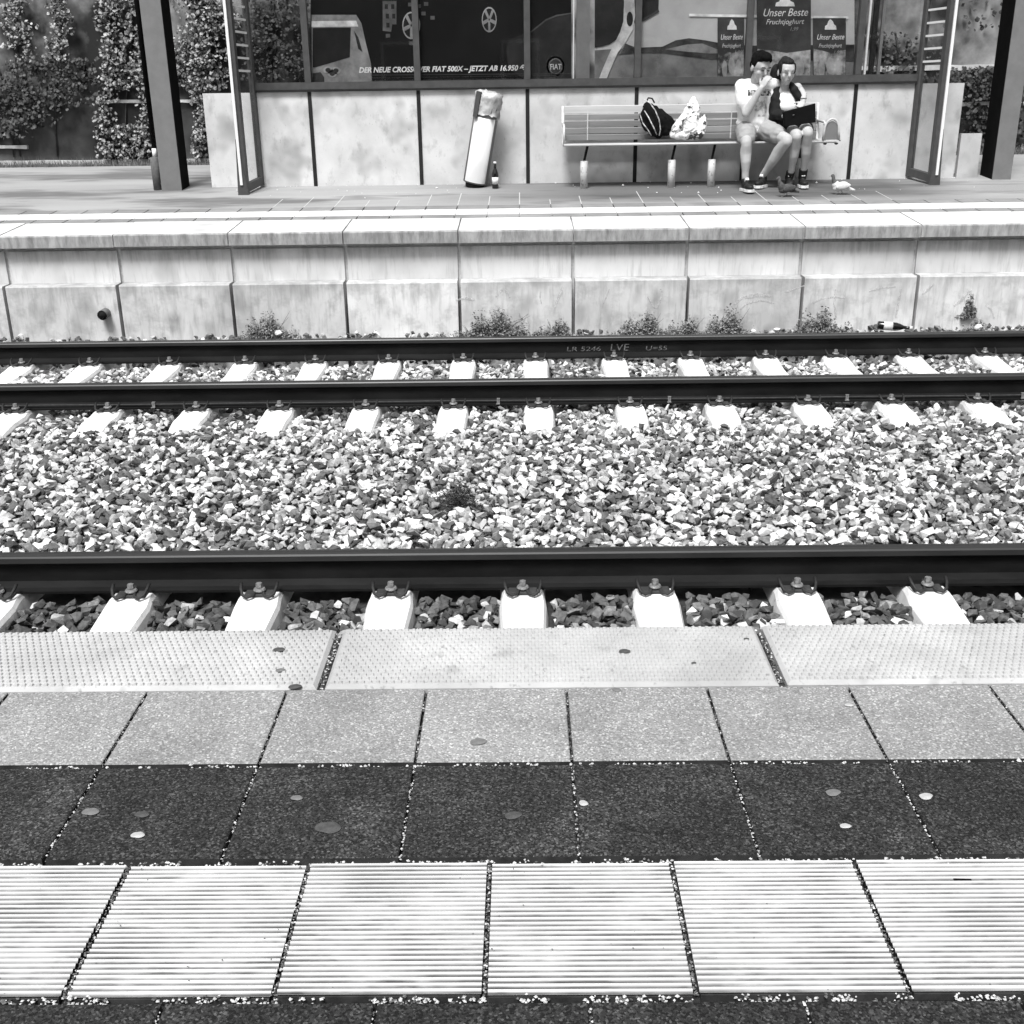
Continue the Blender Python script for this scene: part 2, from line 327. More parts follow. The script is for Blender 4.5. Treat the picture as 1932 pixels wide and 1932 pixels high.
def stone_mat(name, use_attr):
    mt = bpy.data.materials.new(name); mt.use_nodes = True; nt = mt.node_tree; L = nt.links; b = nt.nodes['Principled BSDF']
    b.inputs['Roughness'].default_value = .85; b.inputs['Specular IOR Level'].default_value = .25
    if use_attr: a = nt.nodes.new('ShaderNodeAttribute'); a.attribute_name = 'tone'; f = a.outputs['Fac']
    else: a = nt.nodes.new('ShaderNodeObjectInfo'); f = math_node(nt, 'MULTIPLY', math_node(nt, 'POWER', a.outputs['Random'], 2.4), .85)
    ge = nt.nodes.new('ShaderNodeNewGeometry')
    n = nt.nodes.new('ShaderNodeTexNoise'); n.inputs['Scale'].default_value = 45; n.inputs['Detail'].default_value = 5; L.new(ge.outputs['Position'], n.inputs['Vector'])
    ff = math_node(nt, 'ADD', f, math_node(nt, 'MULTIPLY', math_node(nt, 'SUBTRACT', n.outputs[0], .5), .55), True)
    r = nt.nodes.new('ShaderNodeValToRGB'); e = r.color_ramp.elements
    e[0].position = 0; e[0].color = G(.05); e[1].position = 1; e[1].color = G(.82)
    e2 = e.new(.35); e2.color = G(.17); e3 = e.new(.6); e3.color = G(.46)
    L.new(ff, r.inputs[0]); L.new(r.outputs[0], b.inputs['Base Color'])
    bp = nt.nodes.new('ShaderNodeBump'); bp.inputs['Strength'].default_value = .4; bp.inputs['Distance'].default_value = .004
    n2 = nt.nodes.new('ShaderNodeTexNoise'); n2.inputs['Scale'].default_value = 90; L.new(ge.outputs['Position'], n2.inputs['Vector'])
    L.new(n2.outputs[0], bp.inputs['Height']); L.new(bp.outputs[0], b.inputs['Normal'])
    return mt
M['stone'] = stone_mat('ballast_stone', True); M['stone_single'] = stone_mat('single_ballast_stone', False)

# ------------------------------------------------------------------ ground and track bed
g = MB(); g.box(-80, 80, -40, 120, -1.75, -1.45); tag(g.build('ground', M['bed']), kind='structure')
g = MB(); g.box(-12, 12, 2.36, 9.93, -1.44, -1.125); track_bed = tag(g.build('track_bed', M['bed']), kind='structure')

# ------------------------------------------------------------------ near platform
W = .3006
g = MB(); g.box(-6, 6, -3, 2.372, -1.42, -.018); near = tag(g.build('near_platform', M['joint']), kind='structure')
def slab_row(name, xo, y0, y1, material, n0, n1, thick=.016, gap=.0030):
    g = MB(); g.cbox(gap, W-gap, y0, y1, -thick, 0, .002); g.m = [0 if i in (1, 6, 7, 8, 9) else 1 for i in range(len(g.f))]; me = g.mesh(name, [material, M['joint']])
    for i in range(n0, n1): put(name, me, near, (xo+i*W, 0, random.uniform(-.0012, .0008)))
slab_row('light_slab', .0863, 1.815, 2.092, M['slab_light'], -9, 9)
slab_row('dark_slab', .0863, 1.532, 1.801, M['slab_dark'], -9, 9)
slab_row('dark_slab', .085, .915, 1.213, M['slab_dark'], -9, 9)
slab_row('light_slab', .085, .61, .905, M['slab_light'], -9, 9)
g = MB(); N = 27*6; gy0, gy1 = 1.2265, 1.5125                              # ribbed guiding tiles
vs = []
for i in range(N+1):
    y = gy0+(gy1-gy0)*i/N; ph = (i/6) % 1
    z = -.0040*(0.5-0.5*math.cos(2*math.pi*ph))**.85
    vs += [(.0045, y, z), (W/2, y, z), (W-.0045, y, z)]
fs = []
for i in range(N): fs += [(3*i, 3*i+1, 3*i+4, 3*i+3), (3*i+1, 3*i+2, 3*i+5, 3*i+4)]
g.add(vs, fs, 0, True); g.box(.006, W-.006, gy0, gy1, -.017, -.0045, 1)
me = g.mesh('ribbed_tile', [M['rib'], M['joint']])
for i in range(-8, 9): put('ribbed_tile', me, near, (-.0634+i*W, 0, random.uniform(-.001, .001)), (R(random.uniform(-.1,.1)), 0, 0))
g = MB()                                                                    # studded edge units, one metre each
x0, x1, y0, y1 = .009, .991, 2.106, 2.384
g.cbox(x0, x1, y0, y1, -.12, 0, .008)
ub = me_u = None
gs = MB(); rows = 16
for r_ in range(rows):
    y = y0+.014+(y1-y0-.03)*r_/(rows-1); off = .5*(r_ % 2)
    for i in range(59):
        x = x0+.016+(i+off)*.0162
        if x > x1-.014: continue
        a, b, h = .0050, .0030, .0042
        gs.add([(x-a,y-a,-.0002),(x+a,y-a,-.0002),(x+a,y+a,-.0002),(x-a,y+a,-.0002),(x-b,y-b,h),(x+b,y-b,h),(x+b,y+b,h),(x-b,y+b,h)],
               [(4,5,6,7),(0,1,5,4),(1,2,6,5),(2,3,7,6),(3,0,4,7)])
me1 = g.mesh('edge_slab', M['edge']); me2 = gs.mesh('studs', M['edge'])
for i in range(-3, 4):
    o = put('edge_slab', me1, near, (-.4453+i, 0, random.uniform(-.002, .002)))
    tag(put('studs', me2, o), kind='stuff')
def crumbs(g, x, y, z, s, mi):
    a = [random.uniform(.6, 1.2)*s for _ in range(6)]; t = random.uniform(0, 6.28); ca, sa = math.cos(t), math.sin(t)
    P = [(a[0],0,0),(0,a[1]*.8,0),(-a[2],0,0),(0,-a[3]*.8,0),(0,0,a[4]*.8),(0,0,-a[5]*.5)]
    g.add([(x+p[0]*ca-p[1]*sa, y+p[0]*sa+p[1]*ca, z+p[2]) for p in P], [(0,1,4),(1,2,4),(2,3,4),(3,0,4),(1,0,5),(2,1,5),(3,2,5),(0,3,5)], mi)
g = MB()
def row_crumbs(y, n, dens=1, light=.75, wy=.0035):
    for _ in range(n):
        x = random.uniform(-1.9, 1.9)
        if math.sin(x*23+y*40)+math.sin(x*61+y) < -1.0*dens: continue
        crumbs(g, x, y+random.gauss(0, wy), random.uniform(-.008, .000), random.uniform(.0018, .0046), 0 if random.random() < light else 1)
row_crumbs(1.804, 1000, .5, .75, .002); row_crumbs(1.5175, 1500, .8, .7, .003); row_crumbs(1.220, 1500, .8, .7, .004)
for xo, ya, yb, lt, k in ((.0863, 1.815, 2.092, .12, 90), (.0863, 1.532, 1.801, .6, 90), (-.0634, 1.23, 1.511, .22, 200), (.085, .92, 1.206, .6, 80)):
    for i in range(-8, 9):
        for _ in range(k): crumbs(g, xo+i*W+random.gauss(0, .0018), random.uniform(ya, yb), random.uniform(-.009, -.002), random.uniform(.0012, .0034), 0 if random.random() < lt else 1)
for i in range(-1, 3):
    for _ in range(120): crumbs(g, -.4453+i+random.gauss(0, .004), random.uniform(2.11, 2.37), random.uniform(-.014, -.004), random.uniform(.002, .004), 0 if random.random() < .35 else 1)
for _ in range(150):
    y = random.uniform(1.23, 1.51); crumbs(g, random.uniform(-1.5, 1.5), y, -.001, random.uniform(.0009, .0022), 1)
for _ in range(70): crumbs(g, random.uniform(-2, 2), random.uniform(1.54, 2.36), .001, random.uniform(.0009, .002), 1)
tag(g.build('joint_grit', [M['grit_light'], M['grit_dark']], near), kind='stuff')
# chewing gum trodden flat on the slabs
def on_plane(px, py, Z):
    d = AX*(px-966)+AY*(py-966)+FWD*F_PX; t = (Z-CAM_H)/d.z; return Vector((t*d.x, t*d.y, Z))
for px, py, rad, k in ((527,1225,.0125,'gum_dark'),(529,1264,.010,'gum_mid'),(556,1295,.013,'gum_dark'),(1178,1228,.012,'gum_dark'),(1408,1205,.006,'gum_dark'),(1309,1251,.006,'gum_dark'),
        (902,1399,.015,'gum_mid'),(1163,1301,.01,'gum_mid'),(171,1531,.014,'gum_mid'),(260,1575,.011,'gum_light'),(619,1561,.021,'gum_dark'),(1101,1515,.009,'gum_light'),(968,1538,.014,'gum_dark'),
        (1572,1495,.013,'gum_mid'),(1747,1502,.012,'gum_light'),(1595,1558,.009,'gum_light'),(268,1536,.012,'gum_dark'),(1602,1330,.008,'gum_light'),(560,1505,.010,'gum_mid')):
    p = on_plane(px, py, .004 if py < 1290 else .0012); n = 30; g = MB()
    ph = random.uniform(0, 6); pts = []
    for i in range(n):
        t = 2*math.pi*i/n; rr = rad*(1+.12*math.sin(2*t+ph)+.05*math.sin(3*t+ph*2)+.03*math.sin(5*t+ph)); pts.append((rr*math.cos(t), rr*.85*math.sin(t)))
    g.add([(a, b, 0) for a, b in pts]+[(a*.8, b*.8, .001) for a, b in pts], [(i, (i+1) % n, n+(i+1) % n, n+i) for i in range(n)]+[tuple(range(n, 2*n))])
    g.build('gum_spot', M[k], near, p)
p = on_plane(1816, 1660, .002); g = MB(); g.cbox(-.014, .014, -.0018, .0018, 0, .0015, .0005)
tag(g.build('burnt_match', M['black_steel'], None, p, (0, 0, R(-3))), 'small black burnt matchstick lying in a groove of the ribbed paving', 'matchstick')

# ------------------------------------------------------------------ rails
def rail(name, yc, zb, label):
    h = .182
    half = [(.075, 0), (.075, .012), (.045, .020), (.0105, .040), (.008, .085), (.009, .125), (.034, .138), (.036, .142), (.036, .168), (.031, .176), (.020, .1805), (0, h)]
    prof = half + [(-a, b) for a, b in half[-2::-1]]
    n = len(prof); vs = []; X0, X1 = -8.5, 8.5; nx = 2
    for x in (X0, X1): vs += [(x, yc+a, zb+b) for a, b in prof]
    root = empty(name, label, 'rail', (0, yc, zb))
    g = MB(); hd = MB()
    for i in range(n-1):
        top = min(prof[i][1], prof[i+1][1])
        tgt, mi = (hd, 0 if top >= .165 else 1) if top >= .14 else (g, 0)
        tgt.add([(X0, prof[i][0], prof[i][1]), (X0, prof[i+1][0], prof[i+1][1]), (X1, prof[i+1][0], prof[i+1][1]), (X1, prof[i][0], prof[i][1])], [(0,1,2,3)], mi, False)
    g.add([(X0, prof[0][0], 0), (X0, prof[-1][0], 0), (X1, prof[-1][0], 0), (X1, prof[0][0], 0)], [(0,1,2,3)])
    for x in (X0, X1):
        g.add([(x, a, b) for a, b in prof], [tuple(range(n))])
    g.build('web_and_foot', M['rail'], root); hd.build('rail_head', [M['railhead'], M['railside']], root)
    return root
Z1, Z2 = -1.035, -.925
Y1, Y2, Y3 = 4.925, 7.895, 9.395
rail('rail', Y1, Z1, 'thick dark rail right above the near platform edge')
r2 = rail('rail', Y2, Z2, 'middle dark rail with thin cable along its foot, across the wide ballast')
r3 = rail('rail', Y3, Z2, 'farthest dark rail with chalked writing, below the opposite platform wall')

# ------------------------------------------------------------------ sleepers with their fastenings
def clip_mesh():
    g = MB()
    for s in (-1, 1):
        g.tube([(s*.012,.028,.030),(s*.018,-.010,.024),(s*.030,-.046,.018),(s*.052,-.060,.016),(s*.074,-.046,.026),(s*.084,-.018,.046),(s*.086,.014,.060)], .0078, 8)
    g.tube([(-.012,.028,.030),(-.008,.040,.032),(.008,.040,.032),(.012,.028,.030)], .0075, 8)
    return g.mesh('rail_clip', M['clip'])
def bolt_mesh():
    g = MB(); g.lathe([(.027,.028),(.030,.033),(.026,.040),(.012,.042),(.012,.046)], 14)
    for z0, z1, r_ in ((.044, .066, .0160),): g.lathe([(r_, z0), (r_, z1)], 4 if False else 6)
    for i in range(len(g.sm)): g.sm[i] = False
    return g.mesh('bolt', M['bolt'])
def plate_mesh():
    g = MB(); g.cbox(-.070, .070, -.040, .020, 0, .016, .006)
    return g.mesh('guide_plate', M['plate'])
CM, BM, PM = clip_mesh(), bolt_mesh(), plate_mesh()
def sleeper_mesh(y0, y1, seats):
    """profile along the track's cross direction: level at the rail seats, sloping to the ends and sunk in the middle"""
    st = [(y0, -.075, .085), (y0+.012, -.052, .092), (y0+.22, -.014, .102)]
    for a in seats:
        st += [(a-.20, -.012, .105), (a-.145, -.001, .100), (a-.10, 0, .095), (a+.10, 0, .095), (a+.145, -.001, .100), (a+.20, -.012, .105)]
    mid = sum(seats)/len(seats)
    if len(seats) == 2: st += [(mid-.3, -.028, .095), (mid+.3, -.028, .095)]
    st += [(y1-.22, -.014, .10), (y1-.012, -.04, .09), (y1, -.06, .085)]
    st = sorted(st); g = MB(); vs = []
    for y, z, hw in st:
        ch = .006
        vs += [(-hw-.034, y, -.21), (-hw-.006, y, z-.022), (-hw+ch, y, z), (hw-ch, y, z), (hw+.006, y, z-.022), (hw+.034, y, -.21)]
    k = len(st); fs = [(i*6+j, (i+1)*6+j, (i+1)*6+j+1, i*6+j+1) for i in range(k-1) for j in range(5)]
    fs += [tuple(range(6)), tuple(range((k-1)*6, k*6))[::-1]]
    g.add(vs, [f[::-1] for f in fs]); return g.mesh('railway_sleeper', M['sleeper'])
ORD = ['first', 'second', 'third', 'fourth', 'fifth', 'sixth', 'seventh', 'eighth', 'ninth', 'tenth', 'eleventh', 'twelfth', 'thirteenth', 'fourteenth']
SM_near = sleeper_mesh(2.6, 5.47, [3.42, Y1]); SM_far = sleeper_mesh(7.29, 9.74, [Y2, Y3])
XN = [.0053+k*.6336 for k in range(-4, 4)]; XF = [.1262+k*.6336 for k in range(-7, 7)]
def sleepers(me, xs, zt, seats, labeler, group):
    for i, x in enumerate(xs):
        root = empty('railway_sleeper', labeler(i), 'sleeper', (x, 0, zt), group, (0, R(random.uniform(-.25,.25)), R(random.uniform(-.5,.5))*.5))
        put('sleeper_body', me, root)
        for ys in seats:
            put('guide_plate', PM, root, (0, ys-.098, 0)); put('rail_clip', CM, root, (0, ys-.108, -.002), (0, 0, R(random.uniform(-3,3))))
            put('bolt', BM, root, (0, ys-.108, -.004), (0, 0, R(random.uniform(0,60))))
def where(i, n): return 'leftmost' if i == 0 else ('rightmost' if i == n-1 else ORD[i]+' from the left')
sleepers(SM_near, XN, Z1, [Y1], lambda i: 'white concrete sleeper beside the near platform edge, %s' % where(i, 8), 'sleepers of the near track')
sleepers(SM_far, XF, Z2, [Y2, Y3], lambda i: 'white concrete sleeper under the two far rails, %s' % where(i, 14), 'sleepers of the far track')
# cable along the foot of the middle rail and its small clamps
g = MB(); g.tube([(-8.3+.4*i, Y2-.062, Z2+.034+.0015*math.sin(i*1.7)) for i in range(42)], .006, 6)
tag(g.build('rail_cable', M['plate']), 'thin black cable lying along the foot of the middle rail', 'cable')
for k, (px, lab) in enumerate(((288,'small bright cable clamp on middle rail foot, leftmost in view'),(940,'small bright cable clamp on middle rail foot, near the centre'),
        (1263,'small bright cable clamp on middle rail foot, just right of centre'),(1598,'small bright cable clamp on middle rail foot, fourth from left'),(1929,'small bright cable clamp on middle rail foot, at the right edge'))):
    x = at(px, 750, Y2-.07).x; g = MB(); g.box(-.011, .011, -.004, 0, 0, .034); g.box(-.010, .012, -.006, .016, .034, .037); g.box(-.016, .012, -.018, -.004, -.004, .002)
    tag(g.build('cable_clamp', M['bolt'], None, (x, Y2-.072, Z2+.016)), lab, 'clamp', 'cable clamps on the middle rail')
def text(body, size, material, parent=None, loc=(0,0,0), name='lettering', shear=0, width=None, rot=(R(90),0,0), extrude=.0008, bold=0):
    cu = bpy.data.curves.new(name, 'FONT'); cu.body = body; cu.size = size; cu.shear = shear; cu.extrude = extrude; cu.resolution_u = 3; cu.offset = bold
    o = bpy.data.objects.new(name, cu); COL.objects.link(o); dg = bpy.context.evaluated_depsgraph_get(); dg.update()
    me = bpy.data.meshes.new_from_object(o.evaluated_get(dg)); bpy.data.objects.remove(o)
    xs = [v.co.x for v in me.vertices]
    if width and xs:
        k = width/(max(xs)-min(xs))
        for v in me.vertices: v.co.x *= k
    me.materials.clear(); me.materials.append(material)
    return put(name, me, parent, loc, rot)
p = at(1068, 667, Y3-.012)
for body, px, wd in (('LR 5246', 1068, .29), ('LVE', 1150, .16), ('U=55', 1217, .18)):
    p = at(px, 664, Y3-.013)
    text(body, .085 if body == 'LVE' else .055, M['chalk'], r3, (p.x, -.0135, .052), 'chalk_writing', width=wd, shear=.1)

# ------------------------------------------------------------------ ballast
def hull_templates(n):
    out = []
    for _ in range(n):
        bm = bmesh.new(); k = random.choice((10, 11, 12, 13, 14))
        for _ in range(k):
            v = Vector((random.gauss(0,1), random.gauss(0,1), random.gauss(0,1))).normalized()*random.uniform(.84, 1.12)
            bm.verts.new((v.x*random.uniform(.95,1.05), v.y*.80, v.z*.62))
        res = bmesh.ops.convex_hull(bm, input=bm.verts)
        bmesh.ops.delete(bm, geom=list({g_ for g_ in res['geom_interior'] if isinstance(g_, bmesh.types.BMVert)}), context='VERTS')
        bmesh.ops.triangulate(bm, faces=bm.faces[:])
        bm.verts.ensure_lookup_table(); bm.normal_update()
        out.append((np.array([v.co[:] for v in bm.verts]), np.array([[v.index for v in f.verts] for f in bm.faces])))
        bm.free()
    return out
TPL = hull_templates(40)
def bed_z(x, y):
    z = Z1-.035
    if y < Y1: z = Z1-.045
    elif y < 5.6: z = Z1-.020
    elif y < 7.25: z = Z1-.02+(Z2-.04-(Z1-.02))*(y-5.6)/1.65 + .02*math.sin((y-5.6)/1.65*math.pi)
    elif y < 9.5: z = Z2-.052
    else: z = Z2-.04+.185*(y-9.5)/.24
    return z + .014*math.sin(x*2.3+y*1.1)*math.cos(y*3.1-x)
items = []      # x, y, z, size, tone
def blocked(x, y, s):
    for Yr in (Y1, Y2, Y3):
        if abs(y-Yr) < .085: return True
    if 2.6 < y < 5.44 and min(abs(x-a) for a in XN) < .118+s*.3: return True
    if 7.34 < y < 9.74 and min(abs(x-a) for a in XF) < .112+s*.3: return True
    return False
def fill(y0, y1, pitch, s0, s1, dz=0, keep=1.0, light=.5):
    y = y0
    while y < y1:
        hw = y*.53+.5; x = -hw
        while x < hw:
            xx, yy = x+random.uniform(-.5,.5)*pitch, y+random.uniform(-.5,.5)*pitch
            x += pitch
            s = random.uniform(s0, s1)*(1.25 if random.random() < .12 else 1)
            if random.random() > keep or blocked(xx, yy, s): continue
            if y < Y1: tone = min(1, abs(random.gauss(.10, .13))) if random.random() < .86 else random.uniform(.35, .9)  # near strip: dirt and overhead shade both put into the stone tone
            else:
                q = random.random(); tone = random.gauss(.20, .10) if q < .32 else (random.gauss(.52, .13) if q < .74 else random.gauss(.88, .1))
            if yy > 9.66 and random.random() < .3: tone = .15
            items.append((xx, yy, bed_z(xx, yy)+dz+random.uniform(-.008, .008), s, max(.0, min(1, tone))))
        y += pitch*.93
fill(4.28, 4.90, .050, .026, .038, -.024); fill(4.28, 4.90, .052, .025, .039, .006, .9)
fill(4.96, 7.86, .047, .023, .035, -.026); fill(4.96, 7.86, .050, .022, .037, .004, .9); fill(4.96, 7.86, .092, .024, .040, .024, .6)
fill(7.92, 9.36, .048, .022, .033, -.022); fill(7.92, 9.36, .050, .022, .036, .006, .9)
fill(9.43, 9.73, .046, .022, .033, -.01); fill(9.43, 9.73, .060, .022, .038, .018, .85)
singles = sorted([q for q in items if q[1] < Y1 and abs(q[0]) < q[1]*.47 and q[2] > Z1-.055], key=lambda q: q[1])[:300]
sset = set(id(q) for q in singles); rest = [q for q in items if id(q) not in sset]
V = []; Fc = []; T = []; off = 0
rng = np.random.default_rng(3)
for (x, y, z, s, tone) in rest:
    tv, tf = TPL[rng.integers(len(TPL))]
    e = Euler((rng.normal(0,.45), rng.normal(0,.45), rng.uniform(0, 6.28))).to_matrix()
    Rm = np.array(e); sc = np.array([s*rng.uniform(.85,1.35), s, s*rng.uniform(.8,1.2)])
    V.append((tv*sc)@Rm.T + (x, y, z)); Fc.append(tf+off); off += len(tv); T.append(np.full(len(tv), tone))
V = np.concatenate(V); Fc = np.concatenate(Fc); T = np.concatenate(T)
me = bpy.data.meshes.new('stones'); me.vertices.add(len(V)); me.vertices.foreach_set('co', V.ravel())
me.loops.add(Fc.size); me.loops.foreach_set('vertex_index', Fc.ravel().astype(np.int32))
me.polygons.add(len(Fc)); me.polygons.foreach_set('loop_start', np.arange(0, Fc.size, 3, dtype=np.int32)); me.polygons.foreach_set('loop_total', np.full(len(Fc), 3, dtype=np.int32))
me.polygons.foreach_set('use_smooth', np.zeros(len(Fc), dtype=bool))
me.update(calc_edges=True); me.validate()
a = me.attributes.new('tone', 'FLOAT', 'POINT'); a.data.foreach_set('value', T.astype(np.float32)); me.materials.append(M['stone'])
tag(put('stones', me, track_bed), kind='stuff')
print('stones', len(items), 'tris', len(Fc))
SMs = []
for tv, tf in TPL[:24]:
    m_ = bpy.data.meshes.new('stone'); m_.from_pydata([tuple(v) for v in tv], [], [tuple(int(i) for i in f) for f in tf]); m_.materials.append(M['stone_single']); SMs.append(m_)
for (x, y, z, s, tone) in singles:
    o = put('stone', random.choice(SMs), track_bed, (x, y, z), (random.gauss(0,.45), random.gauss(0,.45), random.uniform(0,6.28))); o.scale = (s*random.uniform(.9,1.4), s, s*random.uniform(.85,1.2))

# ------------------------------------------------------------------ far platform
g = MB()
xa, xb = -11, 11
def slope_box(g, x0, x1, y0, y1, dz, th, c=0, mi=0):
    z0, z1 = platz(y0)+dz, platz(y1)+dz
    g.add([(x0,y0,z0-th),(x1,y0,z0-th),(x1,y1,z1-th),(x0,y1,z1-th),(x0,y0,z0),(x1,y0,z0),(x1,y1,z1),(x0,y1,z1)],
          [(0,3,2,1),(4,5,6,7),(0,1,5,4),(1,2,6,5),(2,3,7,6),(3,0,4,7)], mi)
slope_box(g, xa, xb, 9.93, 14.32, -.03, 1.4)
far = tag(g.build('far_platform', M['paver_joint']), kind='structure')
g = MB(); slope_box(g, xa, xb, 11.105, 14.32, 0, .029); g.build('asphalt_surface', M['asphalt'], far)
k0 = -12
for k in range(-12, 12):                                                     # coping and the wall's panels
    x = .4462+k*1.0; t = random.uniform(-.003, .003)
    g = MB(); y0, y1, ch = 9.812, 10.42, .012
    zf, zb = platz(y0)+t, platz(y1)+t; xL, xR = x+.006, x+.994
    g.add([(xL,y0,zf-.105),(xR,y0,zf-.105),(xR,y0,zf-ch),(xL,y0,zf-ch),(xL,y0+ch,zf),(xR,y0+ch,zf),(xR,y1,zb),(xL,y1,zb),(xR,y1,zf-.105),(xL,y1,zf-.105)],
          [(0,1,2,3),(3,2,5,4),(4,5,6,7),(0,9,8,1),(1,8,6,5,2),(0,3,4,7,9),(9,7,6,8)])
    g.build('coping_block', M['coping'], far)
    g = MB(); xL, xR = x+.015, x+.985; g.box(xL, xR, 9.905+t, 9.94, -.325, -.046); g.build('upper_wall_panel', M['wall_up'], far)
    g = MB(); y0 = 9.755+t; g.add([(xL,y0,-1.1),(xR,y0,-1.1),(xR,y0,-.338),(xL,y0,-.338),(xL,y0+.012,-.326),(xR,y0+.012,-.326),(xR,9.94,-.326),(xL,9.94,-.326),(xR,9.94,-1.1),(xL,9.94,-1.1)],
          [(0,1,2,3),(3,2,5,4),(4,5,6,7),(1,8,6,5,2),(0,3,4,7,9),(9,7,6,8)])
    g.build('lower_wall_panel', M['wall_low'], far)
g = MB(); g.box(xa, xb, 9.941, 9.96, -1.2, .0); g.build('joint_and_shade_backing', M['panel_joint'], far)  # black behind the joints; also thickens the shadow line under the coping
for name, ya, yb, mt in (('paver', 10.428, 10.600, M['paver']), ('white_line_tile', 10.608, 10.895, M['white_line']), ('paver', 10.903, 11.10, M['paver'])):
    g = MB(); gp = .006 if name == 'paver' else .003
    z0, z1 = platz(ya), platz(yb)
    g.add([(gp,ya,z0-.02),(.3-gp,ya,z0-.02),(.3-gp,yb,z1-.02),(gp,yb,z1-.02),(gp,ya,z0),(.3-gp,ya,z0),(.3-gp,yb,z1),(gp,yb,z1)], [(4,5,6,7),(0,1,5,4),(1,2,6,5),(2,3,7,6),(3,0,4,7)])
    me = g.mesh(name, mt)
    for i in range(-24, 24): put(name, me, far, (-.02+i*.3, 0, 0))
g = MB()                                                                    # pale joints of the pavers in front of the shelter
for i in range(-8, 13):
    x = -.02+i*.3; y1 = 11.105+random.uniform(.25, .75)
    g.add([(x-.004, 11.105, platz(11.105)+.002), (x+.004, 11.105, platz(11.105)+.002), (x+.004, y1, platz(y1)+.002), (x-.004, y1, platz(y1)+.002)], [(0,1,2,3)])
g.build('joint_lines', M['paver_joint'], far)
# pale paint smears left on the lower panels
_ns = M['smear'].node_tree; _tr = _ns.nodes.new('ShaderNodeBsdfTransparent'); _mx = _ns.nodes.new('ShaderNodeMixShader')
_ns.links.new(math_node(_ns, 'MULTIPLY', noise_mask(M['smear'], 30, .34, .60, (1,1,.6), 6), .8), _mx.inputs[0]); _ns.links.new(_tr.outputs[0], _mx.inputs[1]); _ns.links.new(_ns.nodes['Principled BSDF'].outputs[0], _mx.inputs[2]); _ns.links.new(_mx.outputs[0], _ns.nodes['Material Output'].inputs[0])
def smear(pts, w):
    P3 = [at(a, b, 9.7512) for a, b in pts]; c = P3[0]; g = MB(); vs = []; k = len(P3)
    for i, p in enumerate(P3):
        d = (P3[min(i+1, k-1)]-P3[max(i-1, 0)]).normalized(); n_ = Vector((-d.z, 0, d.x)); r_ = w*(.35+.65*math.sin(math.pi*(i+.5)/k))*random.uniform(.7,1.2)
        q = p-c; vs += [tuple(q+n_*r_), tuple(q-n_*r_)]
    g.add(vs, [(2*i, 2*i+1, 2*i+3, 2*i+2) for i in range(k-1)]); g.build('paint_smear', M['smear'], far, c)
for pts, w in (([(1062,540),(1058,552),(1050,570),(1046,585)],.014),([(1150,545),(1144,560),(1138,574)],.006),([(1246,545),(1250,555),(1245,570),(1238,582)],.010),([(1222,560),(1228,572),(1236,582)],.008),
        ([(935,560),(950,545),(958,553),(962,562)],.012),([(1020,548),(1019,560),(1022,575)],.007),([(1395,585),(1410,572),(1440,566),(1462,572)],.010),([(1385,575),(1400,562),(1430,556),(1455,558)],.016),
        ([(1530,573),(1550,564),(1575,560),(1595,562)],.008),([(1577,545),(1574,570),(1577,600)],.010),([(1700,545),(1695,570),(1690,600)],.014),([(1740,555),(1752,545),(1762,535)],.010),([(1800,578),(1815,565),(1830,548)],.012),
        ([(1832,548),(1834,570),(1840,590)],.012),([(1860,575),(1872,585),(1876,600)],.008),([(1640,550),(1660,543),(1690,541)],.008),([(1480,552),(1500,545),(1520,538)],.008),([(860,566),(880,562),(895,566)],.012),([(945,618),(970,608),(1000,612)],.020)):
    smear(pts, w)
# drain pipe in the wall
p = at(197.6, 591.5, 9.72); g = MB(); g.tube([(p.x, 9.76, p.z), (p.x-.004, 9.66, p.z-.006)], .043, 20, cap=False); g.tube([(p.x-.004, 9.66, p.z-.006), (p.x, 9.76, p.z)], .034, 20, 1, cap=True)
tag(g.build('drain_pipe', [M['pipe'], M['hole']]), 'short round drain pipe sticking out of the opposite platform wall', 'pipe')

# ------------------------------------------------------------------ shelter
YS = 12.47; ZB = platz(YS); ZT = ZB+.955; PW = 1.15; X0 = -2.228
sh = empty('platform_shelter', 'long glazed waiting shelter with pale concrete lower wall and dark frame', 'shelter', (0, YS, ZB))
def P_(g, name, mt, lab=None):
    o = g.build(name, mt, sh, (0, -YS, -ZB)); 
    if lab: o['label'] = lab
    return o
for k in range(-1, 7):
    if k == 6: break
    g = MB(); g.box(X0+k*PW+.02, X0+(k+1)*PW-.02, YS, YS+.07, ZB-.05, ZT); P_(g, 'wall_panel', M['panel'])
g = MB(); g.box(X0+6*PW+.02, X0+6*PW+.24, YS+.02, YS+.08, ZB-.05, ZB+.45); P_(g, 'low_wall_end', M['panel'])
for k in range(0, 6):
    g = MB(); g.box(X0+k*PW-.019, X0+k*PW+.019, YS-.012, YS+.06, ZB-.01, ZT); P_(g, 'joint_profile', M['panel_joint'])
g = MB(); g.box(-2.83, 4.18, YS-.035, YS+.09, ZT+.002, ZT+.022, 0); P_(g, 'sill_dark_profile', M['panel_joint'])  # narrow dark profile under the sill rail
g = MB(); g.box(-2.83, 4.18, YS-.03, YS+.08, ZT+.024, ZT+.095); P_(g, 'sill_rail', M['steel'])
ZG0, ZG1 = ZT+.097, ZB+2.35
for k in range(0, 6):
    g = MB(); g.box(X0+k*PW-.032, X0+k*PW+.032, YS-.03, YS+.06, ZG0, ZG1); P_(g, 'mullion', M['steel'])
g = MB(); g.box(-2.83, 4.18, YS-.03, YS+.08, ZG1, ZG1+.12); P_(g, 'head_rail', M['steel'])
edges = [-2.80]+[X0+k*PW for k in range(6)]+[4.15]
